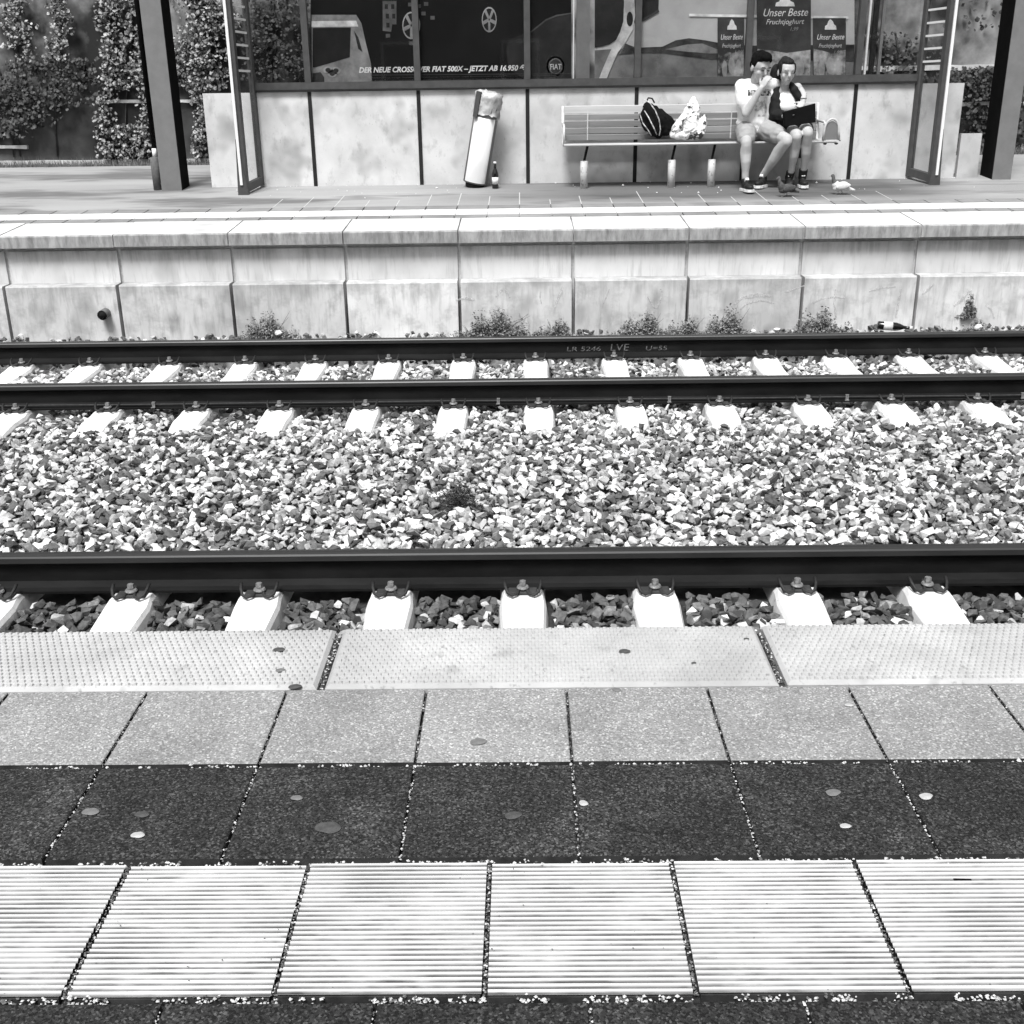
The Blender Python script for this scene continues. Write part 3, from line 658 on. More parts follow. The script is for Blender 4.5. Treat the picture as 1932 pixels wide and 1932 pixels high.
for a, b in zip(edges[:-1], edges[1:]):
    g = MB(); g.box(a+.034, b-.034, YS+.012, YS+.020, ZG0, ZG1); P_(g, 'glass_pane', M['glass'])
for px, w_, mt in ((1100, .14, M['steel_light']), (1082, .012, M['white_trim']), (1636, .02, M['white_trim']), (1648, .05, M['panel_joint']), (1662, .03, M['steel_light'])):
    x = at(px, 80, YS+.05).x; g = MB(); g.box(x-w_/2, x+w_/2, YS+.034, YS+.075, ZG0, ZG1); P_(g, 'inner_post', mt)
def side_screen(xf, yf, xr, s, lab):
    """glass wind screen standing out from the shelter towards the track; s = +1 when its outer side is on the right"""
    root = empty('wind_screen', lab, 'glass screen', (xf, yf, platz(yf)), 'wind screens of the shelter')
    def B(g, n, mt): return g.build(n, mt, root, (-xf, -yf, -platz(yf)))
    zf = platz(yf); dx = (xr-xf)
    def pt(t, off=0): return (xf+dx*t+off, yf+(YS-yf)*t)
    def bar(t0, t1, z0, z1, w=.025, name='frame_bar', mt=M['steel'], zz=None):
        a, b = pt(t0), pt(t1); g = MB(); za, zb_ = (0, 0) if zz is None else zz
        g.add([(a[0]-w,a[1],z0+za),(a[0]+w,a[1],z0+za),(b[0]+w,b[1],z0+zb_),(b[0]-w,b[1],z0+zb_),(a[0]-w,a[1],z1+za),(a[0]+w,a[1],z1+za),(b[0]+w,b[1],z1+zb_),(b[0]-w,b[1],z1+zb_)],
              [(0,3,2,1),(4,5,6,7),(0,1,5,4),(1,2,6,5),(2,3,7,6),(3,0,4,7)]); B(g, name, mt)
    bar(0, .13, zf+.03, zf+2.45); bar(.88, 1.0, zf+.06, zf+2.45)
    bar(.13, .88, zf+.03, zf+.11, zz=(0, .035)); bar(.13, .88, zf+2.36, zf+2.45)
    bar(.13, .88, zf+.11, zf+2.36, .003, 'glass_pane', M['glass_thin'])
    g = MB(); g.box(xf+s*.028-.013, xf+s*.028+.013, yf-.022, yf-.002, zf+.10, zf+2.45); B(g, 'white_edge_strip', M['white_trim'])
    g = MB(); w = .055; xo = xf+s*.02
    g.add([(xo-w,yf-.01,zf-.01),(xo+w,yf-.01,zf-.01),(xo+w,yf+.06,zf),(xo-w,yf+.06,zf),(xo+s*.02-.012,yf-.002,zf+.55),(xo+s*.02+.012,yf-.002,zf+.55),(xo+s*.02+.012,yf+.03,zf+.55),(xo+s*.02-.012,yf+.03,zf+.55)],
          [(4,5,6,7),(0,1,5,4),(1,2,6,5),(2,3,7,6),(3,0,4,7)]); B(g, 'foot', M['steel'])
    for i in range(9):
        z = ZT+.20+i*.122; bar(.14, .87, z, z+.020, .0055, 'white_stripe', M['white_trim'])
side_screen(-2.87, 11.92, -2.81, -1, 'narrow glass wind screen with white stripes at the left end of the shelter')
side_screen(4.27, 12.0, 4.16, 1, 'narrow glass wind screen with white stripes at the right end of the shelter')
# roof of the shelter, above the picture
g = MB(); g.box(-3.0, 4.4, YS-.02, YS+.45, ZG1+.122, ZG1+.17); P_(g, 'roof', M['steel'])

# columns of the platform roof
def column(x0, x1, y0, dy, lab, side):
    z = platz(y0); root = empty('roof_column', lab, 'column', (x0, y0, z-.02), 'steel columns behind the far platform edge')
    w = x1-x0
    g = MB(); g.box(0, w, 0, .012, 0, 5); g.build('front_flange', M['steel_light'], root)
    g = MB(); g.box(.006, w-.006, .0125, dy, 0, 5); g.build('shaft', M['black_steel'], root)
    return root
cl = column(-3.846, -3.632, 12.27, .33, 'tall grey steel column with a black pipe beside it, left of the shelter', -1)
g = MB(); g.tube([(-.05, .1, .4), (-.05, .1, 5)], .034, 12); g.build('rain_pipe', M['black_steel'], cl)
g = MB(); g.lathe([(.05, 0), (.052, .35), (.045, .36)], 14); g.build('pipe_foot', M['pipe'], cl, (-.06, .08, 0)); g = MB(); g.lathe([(.026,.36),(.026,.45)], 12); g.build('pipe_collar', M['white_trim'], cl, (-.055, .08, 0))
column(5.005, 5.20, 12.30, .36, 'tall grey steel column with a black left side, at the right edge', 1)

# ------------------------------------------------------------------ printed posters behind the glass
def flat(pts, Y, dz=0):
    return [tuple(at(a, b, Y)) for a, b in pts]
def poster(name, lab, cat, pts, tone, Y):
    P = [at(a, b, Y) for a, b in pts]; c = P[0]
    root = empty(name, lab, cat, tuple(c))
    def add(n, pts, v, lift, mt=None):
        Q = [at(a, b, Y)-c for a, b in pts]; g = MB(); k = len(Q)
        g.add([(q.x, -lift, q.z) for q in Q]+[(q.x, -lift+.0008, q.z) for q in Q], [tuple(range(k)), tuple(range(k, 2*k))[::-1]]+[(i, k+i, k+(i+1) % k, (i+1) % k) for i in range(k)])
        return g.build(n, mt or ink(v), root)
    g = MB(); Q = [q-c for q in P]; k = len(Q)
    g.add([(q.x, 0, q.z) for q in Q]+[(q.x, .006, q.z) for q in Q], [tuple(range(k)), tuple(range(k, 2*k))[::-1]]+[(i, k+i, k+(i+1) % k, (i+1) % k) for i in range(k)])
    g.build('sheet', ink(tone) if not isinstance(tone, str) else M[tone], root)
    return root, add, c
M['ad_dark'] = mat('dark_advert_print', .001, .006, 2.2, rough=.5, coord='World', detail=8, ramp=(.45,.75))
M['ad_meadow'] = mat('meadow_print', .10, .20, 5, rough=.5, coord='World', detail=8)
M['ad_sky'] = mat('sky_print', .34, .50, 1.5, rough=.5, coord='World')
M['ad_hill'] = mat('wooded_hill_print', .015, .07, 9, rough=.5, coord='World', detail=8)
M['ad_dish'] = mat('dessert_print', .03, .5, 7, rough=.5, coord='World', detail=8, ramp=(.38,.66))
YP = YS+.062
car, add, c = poster('car_advert', 'wide dark car advert with white lettering and a round badge behind the glass', 'advert', [(586,-60),(1078,-60),(1078,156),(586,158)], 'ad_dark', YP)
add('van_shape', [(588,28),(672,28),(682,44),(690,80),(700,120),(702,155),(588,157)], .22, .002)  # flat van shape laid on the sheet
add('van_roof_stripe', [(588,40),(672,39),(676,50),(588,51)], .62, .004)
add('van_window', [(590,53),(662,52),(660,108),(596,127),(590,127)], .010, .004)
add('van_windscreen', [(668,58),(676,70),(684,98),(676,92)], .02, .004)
add('van_lower_dark', [(590,138),(605,136),(612,146),(612,157),(590,157)], .04, .004)
def ring(add, n, cx, cy, rx, ry, v, lift, k=22): return add(n, [(cx+rx*math.cos(2*math.pi*i/k), cy+ry*math.sin(2*math.pi*i/k)) for i in range(k)], v, lift)
for cx, cy in ((619,132),(634,133),(627,139)):
    ring(add, 'flower_picture', cx, cy, 9, 7, .30, .006)
    ring(add, 'flower_centre', cx, cy, 5, 4, .03, .008)
for cx, cy, rx, ry in ((776,48,17,26),(923,37,14,24)):                       # alloy wheels of the pictured cars
    ring(add, 'wheel_rim', cx, cy, rx, ry, .36, .002); ring(add, 'tyre_gap', cx, cy, rx*.88, ry*.88, .012, .004)
    for i in range(5):
        t = 2*math.pi*i/5+.3; d = .17
        add('wheel_spoke', [(cx+rx*.9*math.cos(t-d), cy+ry*.9*math.sin(t-d)), (cx+rx*.9*math.cos(t+d), cy+ry*.9*math.sin(t+d)), (cx+rx*.15*math.cos(t+1), cy+ry*.15*math.sin(t+1)), (cx+rx*.15*math.cos(t-1), cy+ry*.15*math.sin(t-1))], .26, .006)
add('car_body_picture', [(955,95),(960,78),(975,68),(1000,62),(1030,38),(1050,30),(1078,26),(1078,156),(1000,156),(960,130)], .022, .002)
add('car_roof_line', [(1000,60),(1030,36),(1050,28),(1078,24),(1078,26),(1050,31),(1031,39),(1002,62)], .08, .005)
add('painted_house_reflection', [(722,2),(748,2),(748,46),(740,46),(738,60),(722,58)], .12, .002)  # house and windows reflected in the glass, put on the sheet as colour
for a, b in ((726,8),(738,8),(728,26),(740,26),(729,43)): add('house_window', [(a,b),(a+6,b),(a+6,b+9),(a,b+9)], .02, .004)
for a, b in ((770,5),(786,8),(800,4),(795,22),(776,64),(728,64),(772,78),(812,30)): add('painted_window_reflection', [(a,b),(a+8,b),(a+8,b+7),(a,b+7)], .09, .003)
add('info_band', [(700,141),(1078,138),(1078,139.5),(700,142.5)], .05, .003)
p = at(677, 137, YP); q = at(990, 134, YP)
text('DER NEUE CROSSOVER FIAT 500X \u2013 JETZT AB 16.950 \u20ac', .072, ink(.85), car, (p.x-c.x, -.0030, p.z-c.z), shear=.25, width=q.x-p.x, bold=.0022)
for i, yy in enumerate((146, 151)):
    p = at(700, yy+2, YP); text('Abbildung zeigt Sonderausstattung. Verbrauch und Emissionen nach Messverfahren der Richtlinie. Angebot solange Vorrat reicht'[i*8:i*8+92], .018, ink(.08), car, (p.x-c.x, -.0030, p.z-c.z), 'small_print', width=1.95)
cx, cy = 1048, 125
ring(add, 'badge_ring', cx, cy, 17, 19, .34, .002); ring(add, 'badge_gap', cx, cy, 14, 16, .03, .004); ring(add, 'badge_disc_rim', cx, cy, 12.5, 14.5, .2, .006); ring(add, 'badge_disc', cx, cy, 11.5, 13.5, .03, .008)
p = at(1037.5, 131, YP); text('FIAT', .075, ink(.5), car, (p.x-c.x, -.0098, p.z-c.z), 'badge_lettering', width=.118, bold=.001)

lan, add, c = poster('landscape_poster', 'large landscape poster of a white tree trunk, wooded hills and meadow', 'poster', [(1122,-60),(1612,-60),(1612,152),(1122,158)], 'ad_meadow', YP)
add('sky_picture', [(1122,-60),(1612,-60),(1612,100),(1360,108),(1230,92),(1200,90),(1122,95)], 0, .002, M['ad_sky'])
add('hill_picture', [(1170,102),(1180,82),(1200,90),(1250,88),(1275,76),(1300,72),(1330,76),(1352,80),(1380,84),(1420,86),(1612,84),(1612,116),(1420,112),(1340,112),(1290,106),(1250,100),(1200,100),(1165,104)], 0, .004, M['ad_hill'])
add('field_picture', [(1255,93),(1295,84),(1325,82),(1350,92),(1370,100),(1340,101),(1290,97)], .2, .006)
add('shade_picture', [(1122,-60),(1245,-60),(1242,20),(1212,38),(1180,48),(1170,70),(1150,84),(1135,88),(1122,90)], .02, .008)
add('trunk_picture', [(1178,-20),(1196,-20),(1198,30),(1194,56),(1180,80),(1165,100),(1150,135),(1143,152),(1128,153),(1138,128),(1150,100),(1162,76),(1170,60),(1176,40)], .52, .010)
ring(add, 'knothole_picture', 1188, 36, 6, 14, .02, .012)
add('branch_picture', [(1198,40),(1215,34),(1242,18),(1244,22),(1216,39),(1198,45)], .05, .012)
add('white_bar', [(1300,26),(1600,31),(1600,36),(1300,31)], .70, .012)  # pale bar laid flat across the sheet
def script_poster(x0, x1, y0, lab, big):
    Y = YS+.040
    root, add, c = poster('yoghurt_poster', lab, 'poster', [(x0,y0),(x1,y0),(x1,148),(x0,148)], .045, Y)
    root['group'] = 'yoghurt posters behind the people'
    add('dish_picture', [(x0+1,92),(x0+(x1-x0)*.3,96),(x0+(x1-x0)*.55,100),(x1-1,94),(x1-1,147.5),(x0+1,147.5)], 0, .002, M['ad_dish'])
    mx = (x0+x1)/2
    for dx, hh, rr in ((-.24, 112, .10), (.02, 106, .12), (.28, 110, .10)):
        add('bowl_picture', [(mx+(x1-x0)*(dx+rr*math.cos(t)), hh+18*(1+math.sin(t)*.9)) for t in [i*math.pi/6 for i in range(12)]], .32, .003+.0005*dx)
    w = (x1-x0)*.36; cx = mx+2; cy = y0+(26 if big else 14)
    add('cloud_emblem', [(cx-w*.5,cy+8),(cx-w*.46,cy+1),(cx-w*.3,cy-1),(cx-w*.2,cy-8),(cx-w*.02,cy-12),(cx+w*.18,cy-8),(cx+w*.28,cy-2),(cx+w*.45,cy+1),(cx+w*.5,cy+8)], .6, .004)
    p = at(x0+(x1-x0)*.10, cy+27, Y); q = at(x1-(x1-x0)*.08, cy+27, Y)
    text('Unser Beste', .105 if big else .075, ink(.6), root, (p.x-c.x, -.0036, p.z-c.z), shear=.25, width=q.x-p.x)
    p = at(x0+(x1-x0)*.16, cy+42, Y); q = at(x1-(x1-x0)*.14, cy+42, Y)
    text('Fruchtjoghurt', .07 if big else .055, ink(.6), root, (p.x-c.x, -.0036, p.z-c.z), shear=.25, width=q.x-p.x)
    p = at(x0+(x1-x0)*.6, cy+54, Y); text('1,99', .05, ink(.3), root, (p.x-c.x, -.0036, p.z-c.z), 'price', shear=.25)
script_poster(1354, 1404, 34, 'narrow yoghurt poster left of the mullion, beside the man', False)
script_poster(1428, 1530, -22, 'largest yoghurt poster with pale script, behind the two heads', True)
script_poster(1534, 1596, 34, 'small yoghurt poster right of the woman, nearest the right mullion', False)

# ------------------------------------------------------------------ bench
bz = platz(12.0)
bench = empty('platform_bench', 'long slatted metal bench on short pale posts in front of the shelter', 'bench', (1.8, 12.15, bz))
def Bn(g, n, mt): return g.build(n, mt, bench, (-1.8, -12.15, -bz))
XL, XR = .46, 3.10
for i in range(5):
    z0 = .735+i*.067; y = 12.30+i*.012; g = MB(); g.cbox(XL, XR, y, y+.02, z0, z0+(.056 if i < 4 else .072), .004); Bn(g, 'back_slat', M['bench_steel'] if i < 4 else M['bench_top'])  # top slat's paler tone is caught light put into its colour
for i in range(5):
    y = 11.99+i*.062; g = MB(); g.cbox(XL, XR, y, y+.054, .690, .708, .004); Bn(g, 'seat_slat', M['bench_steel'])
g = MB(); g.tube([(XL-.02, 11.975, .70), (XR+.13, 11.975, .70)], .013, 10); Bn(g, 'front_rail', M['bench_top'])
for x in (XL-.018, XR+.012):
    g = MB(); g.tube([(x, 12.37, 1.075), (x, 12.33, .80), (x, 12.29, .71), (x, 11.99, .70)], .016, 10); g.tube([(x, 11.985, .70), (x, 11.985, .86), (x, 12.05, .89), (x, 12.33, .90)], .013, 10); Bn(g, 'end_frame', M['bench_top'])
for x in (.70, XR-.9):
    g = MB(); g.box(x-.006, x+.006, 12.292, 12.298, .735, 1.05); Bn(g, 'back_strap', M['bench_top'])
for px in (1102, 1267, 1342, 1507):
    x = at(px, 345, 12.05).x; zz = platz(12.08)
    g = MB(); g.lathe([(.040, zz-.01), (.041, zz+.27), (.036, zz+.275)], 16, M=Matrix.Translation((x, 12.08, 0))); Bn(g, 'post', M['post_conc'])
    g = MB(); g.tube([(x, 12.09, zz+.27), (x+.04, 12.16, .69)], .014, 8); Bn(g, 'strut', M['panel_joint'])
# arched armrest standing on the right end of the front rail
ax = XR+.07; g = MB()
arch = [(ax+.085*math.cos(t)*.9, 11.97, .715+ (.10+.085*math.sin(t)+.02 if 0 < t < math.pi else .0)) for t in [math.pi*i/10 for i in range(11)]]
g.tube([(ax+.08,11.97,.715)]+[(ax+.075*math.cos(math.pi*i/12), 11.97, .80+.12*math.sin(math.pi*i/12)) for i in range(13)]+[(ax-.08,11.97,.715)], .012, 10); Bn(g, 'armrest_arch', M['bench_top'])
g = MB(); g.tube([(ax+.10,11.99,.71),(ax+.10,12.1,.82),(ax+.06,12.25,.86),(ax,12.30,.86)], .010, 8); Bn(g, 'armrest_back', M['bench_top'])
g = MB(); g.add([(ax+.07*math.cos(math.pi*i/12), 11.972, .79+.11*math.sin(math.pi*i/12)) for i in range(13)]+[(ax-.07,11.972,.72),(ax+.07,11.972,.72)], [tuple(range(15))]); Bn(g, 'armrest_panel', M['steel_light'])
for d in (-.055, .06):
    g = MB(); g.ell(Vector((ax+d, 11.975, .682)), (.02, .015, .011)); Bn(g, 'rubber_foot', M['panel_joint'])

# ------------------------------------------------------------------ leaning bin
b0 = Vector((-.50, 12.29, platz(12.29))); b1 = at(923, 180, 12.20)
ax_ = (b1-b0); Lb = ax_.length; rot = ax_.to_track_quat('Z', 'Y').to_euler()
bin_ = empty('litter_bin', 'tall round steel litter bin leaning to the right against the wall', 'bin', tuple(b0), None, rot)
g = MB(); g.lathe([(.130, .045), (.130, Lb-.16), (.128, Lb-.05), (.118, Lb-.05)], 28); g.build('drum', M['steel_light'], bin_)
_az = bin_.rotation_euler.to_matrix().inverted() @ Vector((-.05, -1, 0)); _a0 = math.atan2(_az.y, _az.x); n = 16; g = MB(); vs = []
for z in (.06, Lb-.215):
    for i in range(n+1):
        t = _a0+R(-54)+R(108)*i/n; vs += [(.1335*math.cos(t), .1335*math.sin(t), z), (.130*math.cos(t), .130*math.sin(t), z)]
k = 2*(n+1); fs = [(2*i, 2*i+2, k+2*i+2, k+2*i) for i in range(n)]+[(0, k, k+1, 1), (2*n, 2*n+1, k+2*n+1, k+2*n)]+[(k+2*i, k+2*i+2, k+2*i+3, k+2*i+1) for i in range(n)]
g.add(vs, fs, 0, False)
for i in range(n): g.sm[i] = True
g.build('painted_reflection', M['inox'], bin_)  # bright front against a darker drum: the steel's reflection put into colour
g = MB(); g.lathe([(.10, -.005), (.105, .035), (.10, .044)], 20); g.build('base', M['panel_joint'], bin_)
g = MB(); n = 28; vs = []
for i in range(9):
    z = Lb-.20+.235*i/8
    for j in range(n):
        t = 2*math.pi*j/n; r_ = .139+.010*math.sin(j*2.9+i)+.007*random.uniform(-1,1) + (.006 if i == 0 else 0) - (.03 if i == 8 else 0)
        vs.append((r_*math.cos(t), r_*math.sin(t), z+.02*math.sin(t*2+.5)*(i == 0)+.014*random.uniform(-1,1)))
fs = [(i*n+j, i*n+(j+1) % n, (i+1)*n+(j+1) % n, (i+1)*n+j) for i in range(8) for j in range(n)]+[tuple(range(8*n, 9*n))]
g.add(vs, fs, 0, True); g.build('bin_liner', M['liner'], bin_)
g = MB(); g.box(-.155, -.125, .02, .07, Lb-.22, Lb+.03); g.build('bracket', M['steel'], bin_)

# ------------------------------------------------------------------ bottles
def bottle(name, lab, loc, rot, s=1, grp=None):
    root = empty(name, lab, 'bottle', loc, None, rot)
    g = MB(); g.lathe([(.030*s,0),(.034*s,.006*s),(.034*s,.145*s),(.026*s,.175*s),(.014*s,.205*s),(.012*s,.25*s),(.015*s,.252*s),(.015*s,.268*s),(.010*s,.27*s)], 20); g.build('glass_body', M['bottle'], root)
    g = MB(); g.lathe([(.0346*s,.045*s),(.0346*s,.115*s)], 20); g.build('paper_label', M['paper'], root)
    g = MB(); g.lathe([(.0155*s,.25*s),(.0155*s,.271*s)], 14); g.build('cap', M['litter'], root)
    return root
bottle('beer_bottle', 'dark glass bottle with white label standing beside the leaning bin', (-.275, 12.14, platz(12.14)), (0,0,0))
p = at(1656, 611, 9.62); q = at(1722, 613, 9.60); d = (q-p)
bottle('lying_bottle', 'dark glass bottle with pale label lying on the stones below the opposite wall', (p.x, 9.62, p.z-.012), (R(8), R(94), 0), 1.08)

# ------------------------------------------------------------------ bags
def remesh(mb, name, material, parent=None, voxel=.008, smooth=4, loc=(0,0,0), disp=None):
    me = mb.mesh(name, material); o = bpy.data.objects.new(name, me); COL.objects.link(o)
    r_ = o.modifiers.new('r', 'REMESH'); r_.mode = 'VOXEL'; r_.voxel_size = voxel; r_.use_smooth_shade = True
    sm = o.modifiers.new('s', 'SMOOTH'); sm.factor = .5; sm.iterations = smooth
    dg = bpy.context.evaluated_depsgraph_get(); dg.update()
    m2 = bpy.data.meshes.new_from_object(o.evaluated_get(dg)); m2.name = name
    bpy.data.objects.remove(o)
    if disp:
        n = len(m2.vertices); co = np.empty(n*3); m2.vertices.foreach_get('co', co); co = co.reshape(-1, 3)
        nn = np.array([v.normal[:] for v in m2.vertices]); a, f = disp
        d_ = np.sin(co[:,0]*f+3*np.sin(co[:,2]*f*.7))*np.sin(co[:,2]*f*.9+2*np.sin(co[:,0]*f*.6+co[:,1]*f)); co += nn*(a*d_)[:,None]
        m2.vertices.foreach_set('co', co.ravel()); m2.update()
    m2.materials.clear(); m2.materials.append(material)
    m2.polygons.foreach_set('use_smooth', [True]*len(m2.polygons))
    return put(name, m2, parent, loc)
def Q(X, Y_, D):                   # enlarged-crop coordinates of the bags' part of the photograph
    return at(1010+X*.294, Y_*.294, D)
bp_ = empty('backpack', 'black backpack with pale striped trim slumped on the bench', 'backpack', tuple(Q(780, 890, 12.12)))
o0 = Vector(bp_.location)
g = MB()
T3 = lambda X, Y_, D: Q(X, Y_, D)-o0
g.limb([T3(722,690,12.15), T3(735,760,12.13), T3(765,830,12.11), T3(790,862,12.11)], [.058,.085,.075,.045]); g.limb([T3(760,710,12.16), T3(800,770,12.13), T3(835,835,12.12)], [.055,.082,.062]); g.limb([T3(800,730,12.17), T3(850,775,12.17), T3(872,800,12.17)], [.050,.055,.048]); g.limb([T3(700,740,12.13), T3(720,810,12.11)], [.058,.055])
remesh(g, 'bag_body', M['backpack'], bp_, .008, 5, disp=(.005, 40))
for pts in ([(700,640),(735,660),(770,710),(795,770),(803,830),(795,870)], [(690,690),(670,730),(690,790),(720,830),(745,870)], [(700,710),(725,750),(745,790),(765,830),(780,865)]):
    g = MB(); g.tube([Q(a, b, 11.99+.05*abs(i-2.5)/2.5)-o0 for i, (a, b) in enumerate(pts)], .006, 7); g.build('trim', M['trim'], bp_)
g = MB(); g.tube([Q(715,650,12.15)-o0, Q(725,628,12.14)-o0, Q(750,632,12.14)-o0, Q(765,660,12.15)-o0], .008, 7); g.build('handle', M['backpack'], bp_)
pb = empty('plastic_bag', 'white plastic bag with dark print standing beside the backpack on the bench', 'plastic bag', tuple(Q(980, 895, 12.1)))
o0 = Vector(pb.location); g = MB()
T3 = lambda X, Y_, D=12.10: Q(X, Y_, D)-o0
g.limb([T3(1015,640,12.14), T3(1030,690,12.13), T3(1020,750), T3(1000,830), T3(990,855)], [.028,.046,.055,.085,.062])
g.limb([T3(1000,650,12.15), T3(965,730,12.12), T3(915,810,12.10), T3(880,868,12.10)], [.018,.034,.048,.036]); g.limb([T3(1082,752,12.12), T3(1070,800,12.10), T3(1050,850,12.08)], [.026,.055,.060]); g.limb([T3(900,870), T3(960,868), T3(1040,868)], [.035,.045,.045])
remesh(g, 'bag_film', M['plastic'], pb, .006, 3, disp=(.007, 52))

# ------------------------------------------------------------------ people
def H(X, Y_, D): return at(1341.5+X*.1553, 78.9+Y_*.1553, D)
def hand(g, wrist, tip, side, spread, s=1.0, curl=.4):
    """palm, four unequal bent fingers and a thumb leaving the palm's side"""
    d = (tip-wrist).normalized(); sp = (spread - d*spread.dot(d)).normalized(); nrm = d.cross(sp).normalized()*side
    Rm = Matrix((sp, d, nrm)).transposed()
    g.ell(wrist+d*.045*s, (.040*s, .052*s, .016*s), Rm)
    for i, (L, o_) in enumerate(((.068,-.030),(.078,-.010),(.074,.010),(.058,.029))):
        a = wrist+d*.080*s+sp*o_*s; b = a+d*L*.5*s+nrm*curl*L*.25*s; c2 = b+d*L*.30*s*(1-curl*.6)+nrm*curl*L*.55*s
        g.limb([a, b, c2], [.0095*s, .0088*s, .0075*s], 8)
    a = wrist+d*.030*s-sp*.034*s; b = a-sp*.030*s+d*.030*s+nrm*.008*s; g.limb([a, b, b+d*.028*s+nrm*.012*s], [.0125*s, .0105*s, .009*s], 8)
def head(root, o0, c, yaw, tilt, s, skin, hairm, female):
    Rm = Euler((tilt, 0, yaw)).to_matrix(); T_ = lambda x, y, z: c-o0+Rm@Vector((x*s, y*s, z*s))     # local: face looks along -y
    g = MB()
    g.ell(T_(0,.010,.030), (.074*s,.092*s,.080*s), Rm); g.ell(T_(0,-.022,-.025), (.058*s,.062*s,.068*s), Rm); g.ell(T_(0,-.040,-.082), (.030*s,.028*s,.022*s), Rm)
    g.ell(T_(0,-.055,-.055), (.036*s,.028*s,.028*s), Rm)
    g.limb([T_(0,-.080,.012), T_(0,-.094,-.014)], [.008*s,.013*s], 8); g.ell(T_(0,-.066,.032), (.050*s,.016*s,.022*s), Rm)
    for sx in (-1, 1):
        g.ell(T_(sx*.076,.012,-.005), (.010*s,.020*s,.030*s), Rm); g.ell(T_(sx*.034,-.052,-.022), (.024*s,.018*s,.024*s), Rm)
    feats = []
    for sx in (-1, 1):
        f = MB(); f.ell(T_(sx*.030,-.0815,.010), (.015*s,.007*s,.0065*s), Rm, 10, 6); feats.append(('eye', f, M['feature'] if not female else M['feature_f']))
        f = MB(); f.tube([T_(sx*.016,-.091,.036), T_(sx*.033,-.090,.040), T_(sx*.050,-.080,.034)], .0042*s if not female else .0024*s, 6); feats.append(('eyebrow', f, hairm if not female else M['feature_f']))
    f = MB(); f.ell(T_(0,-.087,-.048), (.022*s,.007*s,.0065*s), Rm, 10, 6); feats.append(('mouth', f, M['lip']))
    h = MB()
    if not female:
        h.ell(T_(0,.030,.062), (.081*s,.088*s,.074*s), Rm); h.ell(T_(0,-.020,.108), (.062*s,.064*s,.038*s), Rm); h.ell(T_(0,.070,.010), (.062*s,.045*s,.06*s), Rm)
        for _ in range(60):
            a, b = random.uniform(-1,1), random.uniform(-.9,1); h.ell(T_(a*.062, .02+b*.07, .118-.03*(a*a+b*b*.6)), (.014*s,.014*s,.018*s), Rm, 7, 5)
        for sx in (-1, 1): h.ell(T_(sx*.070,.012,.045), (.012*s,.032*s,.045*s), Rm)
    else:
        h.ell(T_(0,.036,.048), (.081*s,.088*s,.083*s), Rm); h.ell(T_(0,.006,.094), (.060*s,.070*s,.032*s), Rm); h.ell(T_(-.07,.10,-.03), (.05*s,.05*s,.09*s), Rm); h.ell(T_(0,.085,.095), (.040*s,.036*s,.036*s), Rm); h.ell(T_(0,.075,-.02), (.06*s,.04*s,.07*s), Rm)
        for sx in (-1, 1): h.ell(T_(sx*.068,-.008,.035), (.012*s,.034*s,.050*s), Rm)
    return g, h, feats, T_

def shoe(root, o0, heel, toe, ankle, upper=True):
    d = (toe-heel); d.z = 0; L = d.length; u = d.normalized(); yaw = math.atan2(u.y, u.x)-math.pi/2; zf = platz(heel.y)
    Rm = Euler((0,0,yaw)).to_matrix()
    T_ = lambda x, y, z: Vector((heel.x, heel.y, zf))-o0+Rm@Vector((x, y, z))
    sh_ = put('shoe', None, root)
    g = MB(); g.ell(T_(0,L*.28,.055), (.038,L*.30,.042), Rm); g.ell(T_(0,L*.68,.045), (.044,L*.32,.032), Rm); g.ell(T_(0,L*.16,.085), (.036,.045,.055), Rm); g.tube([T_(0,L*.2,.08), ankle-o0], [.042,.046], 12)
    b = remesh(g, 'shoe', M['shoe'], root, .006, 3); bpy.data.objects.remove(sh_); b.name = 'shoe'
    pr = [(-.040,.03),(-.044,.3),(-.040,.45),(-.050,.72),(-.036,.93),(0,1.0),(.036,.93),(.050,.72),(.040,.45),(.044,.3),(.040,.03),(0,-.02)]
    g = MB(); k = len(pr); g.add([tuple(T_(x, y*L, .0)) for x, y in pr]+[tuple(T_(x, y*L, .026)) for x, y in pr], [tuple(range(k))[::-1], tuple(range(k, 2*k))]+[(i, (i+1) % k, k+(i+1) % k, k+i) for i in range(k)]); g.build('sole', M['sole'], b)
    g = MB(); g.box(-.017, .017, -.01, .03, -.012, .012, M=Matrix.Translation(T_(0, L*.34, .105)) @ Euler((R(35),0,yaw)).to_matrix().to_4x4()); g.build('shoe_tongue', M['sole'], b)

# --- the man
man = empty('person', 'young man in white printed t-shirt and grey shorts, hand at his mouth', 'person', tuple(H(480, 1720, 12.1)), 'couple sitting on the bench')
o0 = Vector(man.location)
hipL, hipR = H(425,1070,12.16), H(620,1055,12.16)
knL, knR = H(430,1195,11.72), H(925,1185,11.73)
anL, anR = H(415,1665,11.76), H(625,1630,11.98)
shL, shR = H(375,545,12.16), H(745,520,12.16)
nk = H(535,490,12.14); hc = H(598,318,12.04)
g_head, g_hair, feats, TT = head(man, o0, hc, R(25), R(24), 1.16, M['skin'], M['hair'], False)
B = MB(); B.v, B.f, B.m, B.sm = g_head.v, g_head.f, g_head.m, g_head.sm
W_ = lambda p: p-o0
B.limb([W_(nk+Vector((0,.02,-.03))), W_(hc+Vector((-.015,.03,-.07)))], [.062, .056])
B.limb([W_(hipL), W_((hipL+hipR)/2), W_(hipR)], [.085, .10, .085]); mid = (hipL+hipR)/2
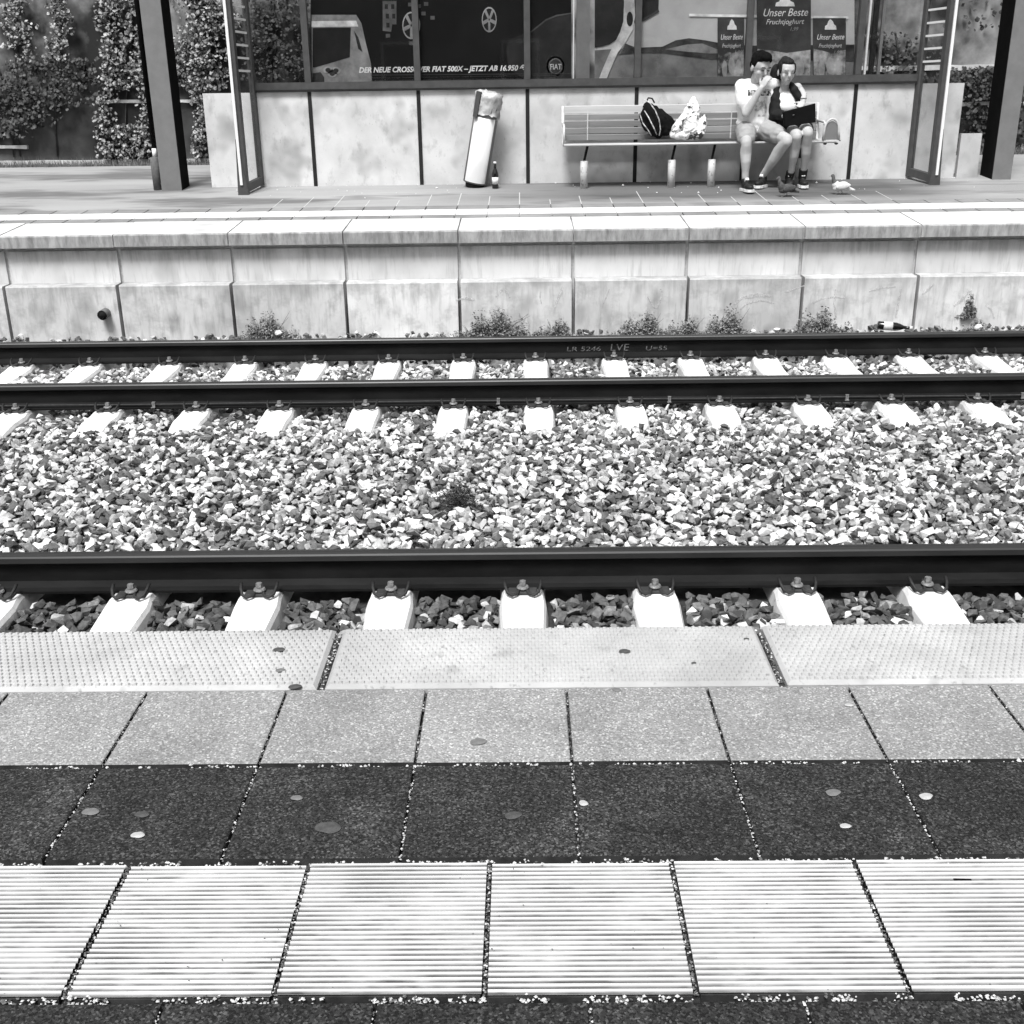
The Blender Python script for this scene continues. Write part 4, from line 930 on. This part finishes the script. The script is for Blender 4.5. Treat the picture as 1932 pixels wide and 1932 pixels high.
B.limb([W_(mid), W_(mid.lerp(nk, .55)), W_(nk+Vector((0,.03,-.09)))], [.11, .12, .11]); B.limb([W_(shL), W_(nk+Vector((0,.02,-.05))), W_(shR)], [.062, .07, .062])
def leg(B, hip, kn, an, k=1.0):
    B.limb([W_(hip), W_(hip.lerp(kn,.5)), W_(kn)+Vector((0,.02,-.006))], [.082*k, .076*k, .060*k])
    ml = kn.lerp(an,.33)+Vector((0,.018,0)); B.limb([W_(kn)+Vector((0,.008,-.02)), W_(kn.lerp(an,.12)), W_(ml), W_(kn.lerp(an,.55)), W_(kn.lerp(an,.8)), W_(an)], [.056*k, .053*k, .060*k, .052*k, .038*k, .036*k])
leg(B, hipL, knL, anL); leg(B, hipR, knR, anR)
elL = H(425,870,11.98); wrL = H(610,560,11.93)
B.limb([W_(shL), W_(shL.lerp(elL,.5)), W_(elL)], [.055,.050,.043]); B.limb([W_(elL), W_(elL.lerp(wrL,.4)), W_(wrL)], [.043,.041,.029])
hand(B, W_(wrL), W_(H(672,455,11.93)), 1, Vector((.8,-.6,.2)), 1.05, .75)
elR = H(900,640,12.28); B.limb([W_(shR), W_(H(850,560,12.26)), W_(H(930,590,12.30)), W_(H(1040,600,12.30))], [.055,.05,.042,.032])
hand(B, W_(H(1040,600,12.30)), W_(H(1110,640,12.26)), 1, Vector((0,.3,1)), .95, .5)
remesh(B, 'body', M['skin'], man, .0065, 5)
remesh(g_hair, 'hair', M['hair'], man, .006, 1)
for n_, f, mt in feats: f.build(n_, mt, man)
S = MB()
S.limb([W_(shL+Vector((.01,0,.0))), W_(nk+Vector((0,.02,-.045))), W_(shR)], [.076,.082,.078])
S.limb([W_(nk+Vector((0,.01,-.12))), W_(mid.lerp(nk,.5)), W_(mid.lerp(nk,.18)), W_(mid+Vector((0,0,.02)))], [.135,.142,.142,.135])
S.limb([W_(shL.lerp(shR,.12)+Vector((0,0,-.10))), W_(hipL+Vector((.02,0,.08)))], [.090,.105]); S.limb([W_(shR+Vector((-.03,0,-.10))), W_(hipR+Vector((-.02,0,.08)))], [.088,.100])
S.limb([W_(shL), W_(shL.lerp(elL,.58))], [.078,.080]); S.limb([W_(shR), W_(H(850,555,12.25))], [.078,.072])
S.limb([W_(H(400,880,12.15)), W_(H(345,985,12.16))], [.06,.035])
M['shirt_print'] = mat('white_tshirt_with_print', .76, .84, 6, bump=.3, bscale=14)
nt_ = M['shirt_print'].node_tree; tc = nt_.nodes.new('ShaderNodeTexCoord'); sx = nt_.nodes.new('ShaderNodeSeparateXYZ'); nt_.links.new(tc.outputs['Object'], sx.inputs[0])
def boxmask(nt, sx, x0, x1, z0, z1, y1):
    f = math_node(nt, 'GREATER_THAN', sx.outputs[0], x0)
    for s_o, op, v in ((sx.outputs[0],'LESS_THAN',x1),(sx.outputs[2],'GREATER_THAN',z0),(sx.outputs[2],'LESS_THAN',z1),(sx.outputs[1],'LESS_THAN',y1)):
        f = math_node(nt, 'MULTIPLY', f, math_node(nt, op, s_o, v))
    return f
a = W_(H(450,580,12.02)); b = W_(H(745,655,12.02)); c1 = W_(H(700,640,12.02)); d1 = W_(H(500,910,12.02))
pw = noise_mask(M['shirt_print'], 60, .50, .42, (1,1,.5), 2, 'Object'); overlay(M['shirt_print'], math_node(nt_, 'MULTIPLY', boxmask(nt_, sx, a.x, b.x, b.z, a.z, .02), math_node(nt_, 'ADD', pw, .45, True), True), .03)
pm = noise_mask(M['shirt_print'], 22, .46, .56, (1,1,.7), 4, 'Object')
overlay(M['shirt_print'], math_node(nt_, 'MULTIPLY', boxmask(nt_, sx, d1.x+.02, c1.x, d1.z, b.z-.006, .02), math_node(nt_, 'ADD', math_node(nt_, 'MULTIPLY', pm, .6), .2)), .18)
remesh(S, 'tshirt', M['shirt_print'], man, .0075, 5, disp=(.004, 30))
S = MB(); S.limb([W_(hipL), W_(mid), W_(hipR)], [.112,.125,.112]); S.limb([W_(hipL), W_(hipL.lerp(knL,.45)), W_(hipL.lerp(knL,.84))], [.112,.100,.088]); S.limb([W_(hipR), W_(hipR.lerp(knR,.35)), W_(hipR.lerp(knR,.66))], [.112,.104,.092])
remesh(S, 'shorts', M['shorts'], man, .0075, 5, disp=(.004, 36))
shoe(man, o0, Vector((anL.x-.01, 11.80, 0)), Vector((anL.x+.03, 11.54, 0)), anL+Vector((0,0,-.01)))
shoe(man, o0, Vector((anR.x+.035, 12.02, 0)), Vector((anR.x-.09, 11.83, 0)), anR+Vector((0,0,-.01)))

# --- the woman
wom = empty('person', 'young woman with tied-back hair, dark jacket and white top, seated beside the man', 'person', tuple(H(1020, 1700, 12.1)), 'couple sitting on the bench')
o0 = Vector(wom.location)
hipL, hipR = H(930,1060,12.16), H(1110,1050,12.16)
knL, knR = H(1045,1125,11.74), H(1180,1085,11.75)
anL, anR = H(968,1590,11.92), H(1125,1560,11.92)
shL, shR = H(775,610,12.14), H(1050,560,12.14)
nk = H(905,545,12.12); hc = H(918,372,12.05); mid = (hipL+hipR)/2
g_head, g_hair, feats, TT = head(wom, o0, hc, R(8), R(12), 1.08, M['skin_f'], M['hair_f'], True)
B = MB(); B.v, B.f, B.m, B.sm = g_head.v, g_head.f, g_head.m, g_head.sm
B.limb([W_(nk+Vector((0,.02,-.04))), W_(hc+Vector((0,.03,-.07)))], [.048, .044])
B.limb([W_(hipL), W_(mid), W_(hipR)], [.085,.095,.085]); B.limb([W_(mid), W_(mid.lerp(nk,.5)), W_(nk+Vector((0,.03,-.09)))], [.10,.092,.09]); B.limb([W_(shL), W_(nk+Vector((0,.02,-.045))), W_(shR)], [.050,.055,.050])
leg(B, hipL, knL, anL, .93); leg(B, hipR, knR, anR, .93)
elL = H(790,880,12.04); wrL = H(900,900,11.90); elR = H(1125,655,12.06); wrR = H(1120,725,11.93)
B.limb([W_(shL), W_(elL)], [.042,.034]); B.limb([W_(elL), W_(wrL)], [.036,.026]); hand(B, W_(wrL), W_(H(960,890,11.84)), -1, Vector((0,.4,1)), .9, .5)
B.limb([W_(shR), W_(H(1090,600,12.12)), W_(elR)], [.046,.040,.035]); B.limb([W_(elR), W_(wrR)], [.035,.028]); hand(B, W_(wrR), W_(H(1068,800,11.87)), 1, Vector((1,.1,.2)), .95, .6)
remesh(B, 'body', M['skin_f'], wom, .0065, 5)
remesh(g_hair, 'hair', M['hair_f'], wom, .006, 1)
for n_, f, mt in feats: f.build(n_, mt, wom)
S = MB(); S.limb([W_(nk+Vector((.01,-.01,-.14))), W_(mid.lerp(nk,.5)+Vector((0,-.01,0))), W_(mid+Vector((0,0,.02)))], [.105,.108,.11]); S.ell(W_(nk+Vector((.02,-.055,-.19))), (.105,.07,.075))
remesh(S, 'white_top', M['top'], wom, .007, 4)
S = MB(); S.limb([W_(hipL), W_(mid), W_(hipR)], [.105,.115,.105]); S.limb([W_(hipL), W_(hipL.lerp(knL,.40))], [.100,.092]); S.limb([W_(hipR), W_(hipR.lerp(knR,.40))], [.100,.092]); remesh(S, 'dark_shorts', M['jacket'], wom, .0075, 4)
S = MB()
S.limb([W_(shL), W_(shL.lerp(elL,.5)), W_(elL), W_(elL.lerp(wrL,.6))], [.062,.064,.060,.050]); S.limb([W_(nk+Vector((-.06,.04,-.03))), W_(shL)], [.05,.064])
S.limb([W_(shL+Vector((.035,-.02,-.09))), W_(shL.lerp(hipL,.55)+Vector((.02,-.06,0))), W_(H(880,1000,12.04))], [.070,.080,.08]); S.limb([W_(H(760,800,12.10)), W_(H(790,960,12.10))], [.07,.075])
S.limb([W_(H(970,520,12.10)), W_(H(1010,580,12.05)), W_(H(1065,690,12.03)), W_(H(1075,760,12.03))], [.028,.042,.040,.035]); S.limb([W_(nk+Vector((.05,.09,-.06))), W_(mid.lerp(nk,.4)+Vector((0,.08,0)))], [.09,.10])
remesh(S, 'jacket', M['jacket'], wom, .007, 4, disp=(.005, 34))
g = MB(); w_c = wrR+Vector((0,.02,.03)); g.tube([W_(w_c)+Vector((.034*math.cos(t), .034*math.sin(t), 0)) for t in [2*math.pi*i/14 for i in range(15)]], .004, 6); g.build('bracelet', M['panel_joint'], wom)
shoe(wom, o0, Vector((anL.x-.005, 12.0, 0)), Vector((anL.x-.02, 11.78, 0)), anL+Vector((0,0,.01)))
shoe(wom, o0, Vector((anR.x-.0, 12.0, 0)), Vector((anR.x-.005, 11.78, 0)), anR+Vector((0,0,.01)))
# black case held upright on her lap
g = MB(); P = [H(872,858,11.80), H(1268,752,11.76), H(1272,978,11.74), H(890,1030,11.78)]; c0 = sum(P, Vector())/4
fr = [p-c0 for p in P]; bk = [p-c0+Vector((0,.035,.004)) for p in P]; n = 4
fi = [p*.94+Vector((0,-.012,0)) for p in fr]
g.add(fi+fr+bk, [(0,3,2,1),(8,9,10,11)]+[(i, (i+1) % 4, 4+(i+1) % 4, 4+i) for i in range(4)]+[(4+i, 4+(i+1) % 4, 8+(i+1) % 4, 8+i) for i in range(4)])
case = tag(g.build('black_case', M['case'], None, tuple(c0)), 'flat black case held upright on the seated woman\'s lap', 'case')
g = MB(); a, b = H(990,890,11.77)-c0, H(1010,885,11.765)-c0; g.tube([a+Vector((0,-.012,0)), b+Vector((0,-.012,0))], .004, 6); g.build('clasp', M['bolt'], case)

# ------------------------------------------------------------------ pigeons
def pigeon(lab, base, yaw, mats, tilt=0):
    z = platz(base[1]); root = empty('pigeon', lab, 'pigeon', (base[0], base[1], z), 'pigeons on the far platform', (0, 0, yaw)); root.scale = (.76, .76, .76)
    g = MB(); Rm = Euler((0, R(-18), 0)).to_matrix()      # head towards -x
    g.ell(Vector((0,0,.105)), (.105,.055,.055), Rm); g.ell(Vector((-.06,0,.125)), (.05,.045,.052), Rm)
    g.tube([(.06,0,.09),(.13,0,.07),(.19,0,.055)], [.038,.022,.012], 10)
    o = remesh(g, 'body', mats[0], root, .006, 3)
    g = MB(); g.limb([(-.075,0,.15),(-.098,0,.195),(-.10,0,.225)], [.036,.024,.022]); g.ell(Vector((-.108,0,.238)), (.026,.021,.022)); hd = remesh(g, 'head', mats[1], root, .005, 2)
    g = MB(); g.tube([(-.130,0,.236),(-.152,0,.228)], [.006,.002], 6); g.build('beak', M['leg'], hd)
    for sy in (-1, 1):
        g = MB(); g.ell(Vector((.03, sy*.046, .108)), (.095,.014,.036), Euler((0,R(-10),0)).to_matrix()); g.build('wing', mats[0], root)
        g = MB(); g.tube([(-.005+sy*.015, sy*.02, .065), (.0+sy*.03, sy*.02, .03), (-.005+sy*.03, sy*.02, .004)], .0045, 6)
        for dy in (-.012, 0, .012): g.tube([(-.005+sy*.03, sy*.02, .005), (-.035+sy*.03, sy*.02+dy, .003)], .003, 5)
        g.build('leg', M['leg'], root)
pigeon('dark grey pigeon walking in front of the woman\'s shoes', (2.61, 11.37), R(12), (M['pigeon'], M['pigeon_head']))
pigeon('white-backed pigeon with dark neck standing right of the bench', (3.17, 11.46), R(-8), (M['pigeon_pale'], M['pigeon_head']))

# ------------------------------------------------------------------ plants and litter
def leafy(name, lab, cat, base, wdt, hgt, n, material, leaf=.018, group=None, stems=3, depth=.08):
    root = empty(name, lab, cat, base, group); g = MB(); s = MB()
    for _ in range(stems):
        a = random.uniform(-1,1)*wdt*.5; s.tube([(a*.2,0,0),(a*.6,random.uniform(-1,.3)*depth*.5,hgt*.45),(a,random.uniform(-1,.3)*depth,hgt*random.uniform(.6,1))], [.0025,.002,.001], 5)
    s.build('stem', M['stem'], root)
    for _ in range(int(n*4)):
        x = random.gauss(0,.24)*wdt; z = abs(random.gauss(0,.42))*hgt*max(.2, 1-1.5*abs(x)/wdt+.25*math.sin(x*31)); y = random.uniform(-depth, .02)
        if z > hgt: continue
        L = leaf*random.uniform(.5,1.3); e = Euler((random.uniform(-1.2,1.2), random.uniform(-1.2,1.2), random.uniform(0,6.28))).to_matrix()
        g.add([tuple(Vector((x,y,z))+e@Vector(q)) for q in ((0,0,0),(L*.35,L*.5,.1*L),(0,L,0),(-L*.35,L*.5,.1*L))], [(0,1,2,3)])
    tag(g.build('foliage', material, root), kind='stuff'); return root
for px, py, wp, hp, n, lab in ((505,634,.48,.26,420,'grey-green weed growing at the opposite wall\'s foot, leftmost of them'),(895,632,.22,.13,150,'low weed tuft at the wall foot just left of the bigger weeds'),
        (935,630,.62,.27,620,'broad bushy weed growing against the middle of the opposite wall'),(1050,630,.36,.17,280,'small weed growing beside the middle wall joint'),
        (1215,628,.52,.22,480,'low wide weed growing right of the middle wall joint'),(1295,628,.30,.18,240,'small dark weed growing under the third wall joint'),(1370,627,.40,.27,340,'upright weed growing under the pale smears on the wall'),
        (1545,624,.50,.24,420,'weed clump growing at the wall foot left of the lying bottle'),(1838,620,.24,.12,120,'small weed at the wall foot right of the lying bottle')):
    p = at(px, py, 9.72); leafy('weed', lab, 'weed', (p.x, 9.73, p.z-.03), wp, hp, n, M['weed'], .024, 'weeds at the foot of the wall')
p = at(1828, 585, 9.74); leafy('weed', 'dry little plant clinging to the wall near the right edge', 'weed', (p.x, 9.745, p.z-.07), .12, .22, 90, M['weed'], .03, 'weeds at the foot of the wall', 3, .03)
p = at(830, 965, 6.0); leafy('small_shrub', 'small dark shrub growing alone in the ballast between the tracks', 'shrub', (-.39, 6.04, bed_z(-.39, 6.04)), 0.28, .17, 700, M['leaf_dark'], .012, None, 16, .12)
for px, py, D, s, lab in ((525,628,9.66,.032,'crumpled white paper lying by the leftmost weed'),(1845,617,9.66,.036,'white wrapper lying below the dry wall plant')):
    p = at(px, py, D); g = MB(); g.ell(Vector((0,0,0)), (s, s*.7, s*.7), None, 8, 6); g.v = [tuple(Vector(v)*random.uniform(.75,1.25)) for v in g.v]; g.sm = [False]*len(g.sm)
    tag(g.build('paper_scrap', M['litter'], None, tuple(p)), lab, 'litter', 'paper scraps by the track')
g = MB()
for _ in range(70):
    y = random.choice((12.44, random.uniform(11.6, 12.4))); x = random.uniform(-3, 4.8); sz = random.uniform(.004, .013)
    crumbs(g, x, y, platz(y)+.004, sz, 0)
for px, py in ((370+75,343),(1175,358),(825,375),(1590,345),(1540,352)):
    d = at(px, py, 12.2); crumbs(g, d.x, 12.2, platz(12.2)+.006, .018, 0)
tag(g.build('litter_crumbs', M['litter']), 'tiny white scraps scattered over the far platform', 'litter', None, 'stuff')
# grass along the back of the platform
g = MB(); g.box(-11, 11, 14.322, 14.62, -.2, platz(14.32)-.012); tag(g.build('verge', M['bed']), kind='structure')
g = MB()
for _ in range(9000):
    x = random.uniform(-7.5, 7.5); y = random.uniform(14.31, 14.56); h = random.uniform(.03, .11)*(1.5 if random.random() < .1 else 1); a = random.uniform(-.04,.04); b = random.uniform(-.03,.03)
    z = platz(14.32)-.02; w_ = .006
    g.add([(x-w_,y,z),(x+w_,y,z),(x+a,y+b,z+h)], [(0,1,2)])
tag(g.build('grass', M['grass']), 'rough grass strip along the back edge of the far platform', 'grass', None, 'stuff')
# retaining wall
YR = 14.62
rw = empty('retaining_wall', 'old mottled retaining wall with pale ledges behind the far platform', 'wall', (0, YR, .3))
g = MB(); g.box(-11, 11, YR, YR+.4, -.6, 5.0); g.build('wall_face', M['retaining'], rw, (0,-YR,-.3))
def ledge(xa, xb, pyl, h, px=600):
    z = at(px, pyl, YR-.03).z; g = MB(); n = int((xb-xa)/.25)+1; vs = []
    for i in range(n+1):
        x = xa+(xb-xa)*i/n; t = random.uniform(-.006,.006); zz = z+t; b = h*random.uniform(.7,1.2)
        vs += [(x,YR-.05,zz-b),(x,YR-.05,zz),(x,YR+.02,zz),(x,YR+.02,zz-b)]
    fs = [(i*4+j, (i+1)*4+j, (i+1)*4+(j+1) % 4, i*4+(j+1) % 4) for i in range(n) for j in range(4)]+[(0,1,2,3),(n*4+3,n*4+2,n*4+1,n*4)]
    g.add(vs, fs); g.build('ledge', M['ledge'], rw, (0,-YR,-.3))
ledge(-8, 8, 296, .05); ledge(-5.2, -2.9, 190, .035, 150); ledge(2.5, 8, 192, .05, 1850); ledge(2.5, 8, 122, .06, 1850)
ledge(-6.9, -6.4, 250, .04, 30); ledge(-6.9, -6.2, 274, .04, 30); ledge(-3.9, -3.0, 233, .04, 350); ledge(-8, -6.5, 160, .04, 20)
# climbing plants
def vine(lab, spec, dark=False, leaf=.044):
    """spec: list of (px0, px1, py0, py1, leaves) patches seen on the wall"""
    a = spec[0]; p0 = at((a[0]+a[1])/2, 296, YR-.05); root = empty('climbing_plant', lab, 'climbing plant', (p0.x, YR-.05, p0.z), 'climbing plants on the retaining wall'); g = MB()
    for (x0, x1, y0, y1, n) in spec:
        for _ in range(n):
            u = min(1, max(0, random.gauss(.5, .24))); v = random.random(); wv = .12*math.sin(v*9+x0)
            p = at(x0+(x1-x0)*(u+wv), y0+(y1-y0)*v, YR-random.uniform(.03,.20))-Vector(root.location)
            L = leaf*random.uniform(.55,1.3); e = Euler((R(random.gauss(62,28)), R(random.gauss(0,25)), R(random.gauss(0,35)))).to_matrix()
            q = [(0,-.5,0),(.36,-.28,.05),(.48,.1,.02),(.2,.36,0),(0,.6,-.06),(-.2,.36,0),(-.48,.1,.02),(-.36,-.28,.05)]
            g.add([tuple(p+e@(Vector(t)*L)) for t in q], [(0,1,2,3,4,5,6,7)])
    tag(g.build('foliage', M['leaf_dark'] if dark else M['leaf'], root), kind='stuff')
    s = MB(); a = spec[0]; s.tube([at((a[0]+a[1])/2+6*math.sin(t), a[2]+(296-a[2])*t/6, YR-.02)-Vector(root.location) for t in range(7)], .009, 6); s.build('stem', M['stem'], root)
vine('thin hanging vine at the far left of the retaining wall', [(0,55,-30,90,330),(20,70,40,120,110)])
vine('narrow vine hanging left of the middle of the bare wall', [(85,135,-30,115,420)])
vine('long bright-leaved vine reaching the grass left of the column', [(180,225,-30,300,760),(200,290,110,170,260),(205,295,235,300,330)])
vine('loose vine of pale leaves close to the left column', [(210,275,-30,110,280),(255,292,60,300,260)])
vine('dense vine hanging between the column and the shelter', [(325,440,-30,170,1500),(340,400,110,175,260)])
vine('trailing vine strand beside the shelter\'s left wall end', [(362,392,165,300,300)])
vine('dark bushy creeper covering the lower left of the wall', [(-30,110,115,240,900),(60,190,110,200,620),(-20,60,225,262,120)], True, .045)
vine('dark creeper behind the left glass pane', [(440,590,-20,150,900)], True, .042)
vine('dark ivy hanging below the upper ledge at the right', [(1620,1760,60,190,420),(1760,1950,126,190,900)], True, .045)
vine('low dark ivy right of the shelter below the second ledge', [(1800,1960,196,290,700),(1800,1950,-30,60,60)], True, .05)
# ------------------------------------------------------------------ what stands behind the viewer: it shows in the shelter's glass
bd = empty('station_house', 'dark station house with rows of pale framed windows behind the near platform', 'building', (0, -9, 0))
g = MB(); g.box(-20, 20, -14, -9, -1.4, 6.0); g.build('wall', M['house'], bd, (0, 9, 0))
g = MB(); g.add([(-20.4,-8.5,6),(20.4,-8.5,6),(20.4,-14.5,6),(-20.4,-14.5,6),(-20.4,-11.5,8),(20.4,-11.5,8)], [(0,1,5,4),(2,3,4,5),(0,4,3),(1,2,5),(0,3,2,1)]); g.build('roof', M['house'], bd, (0, 9, 0))
g = MB(); g.box(-.55, .55, -.03, .05, -.75, .75); wf = g.mesh('window', M['white_trim']); g = MB(); g.box(-.46, .46, .051, .055, -.66, .66); wp_ = g.mesh('pane', M['bottle'])
for i in range(11):
    for z in (1.9, 4.6):
        o = put('window', wf, bd, (-17+i*3.4, .0, z)); put('pane', wp_, o)
print('objects', len(bpy.data.objects))
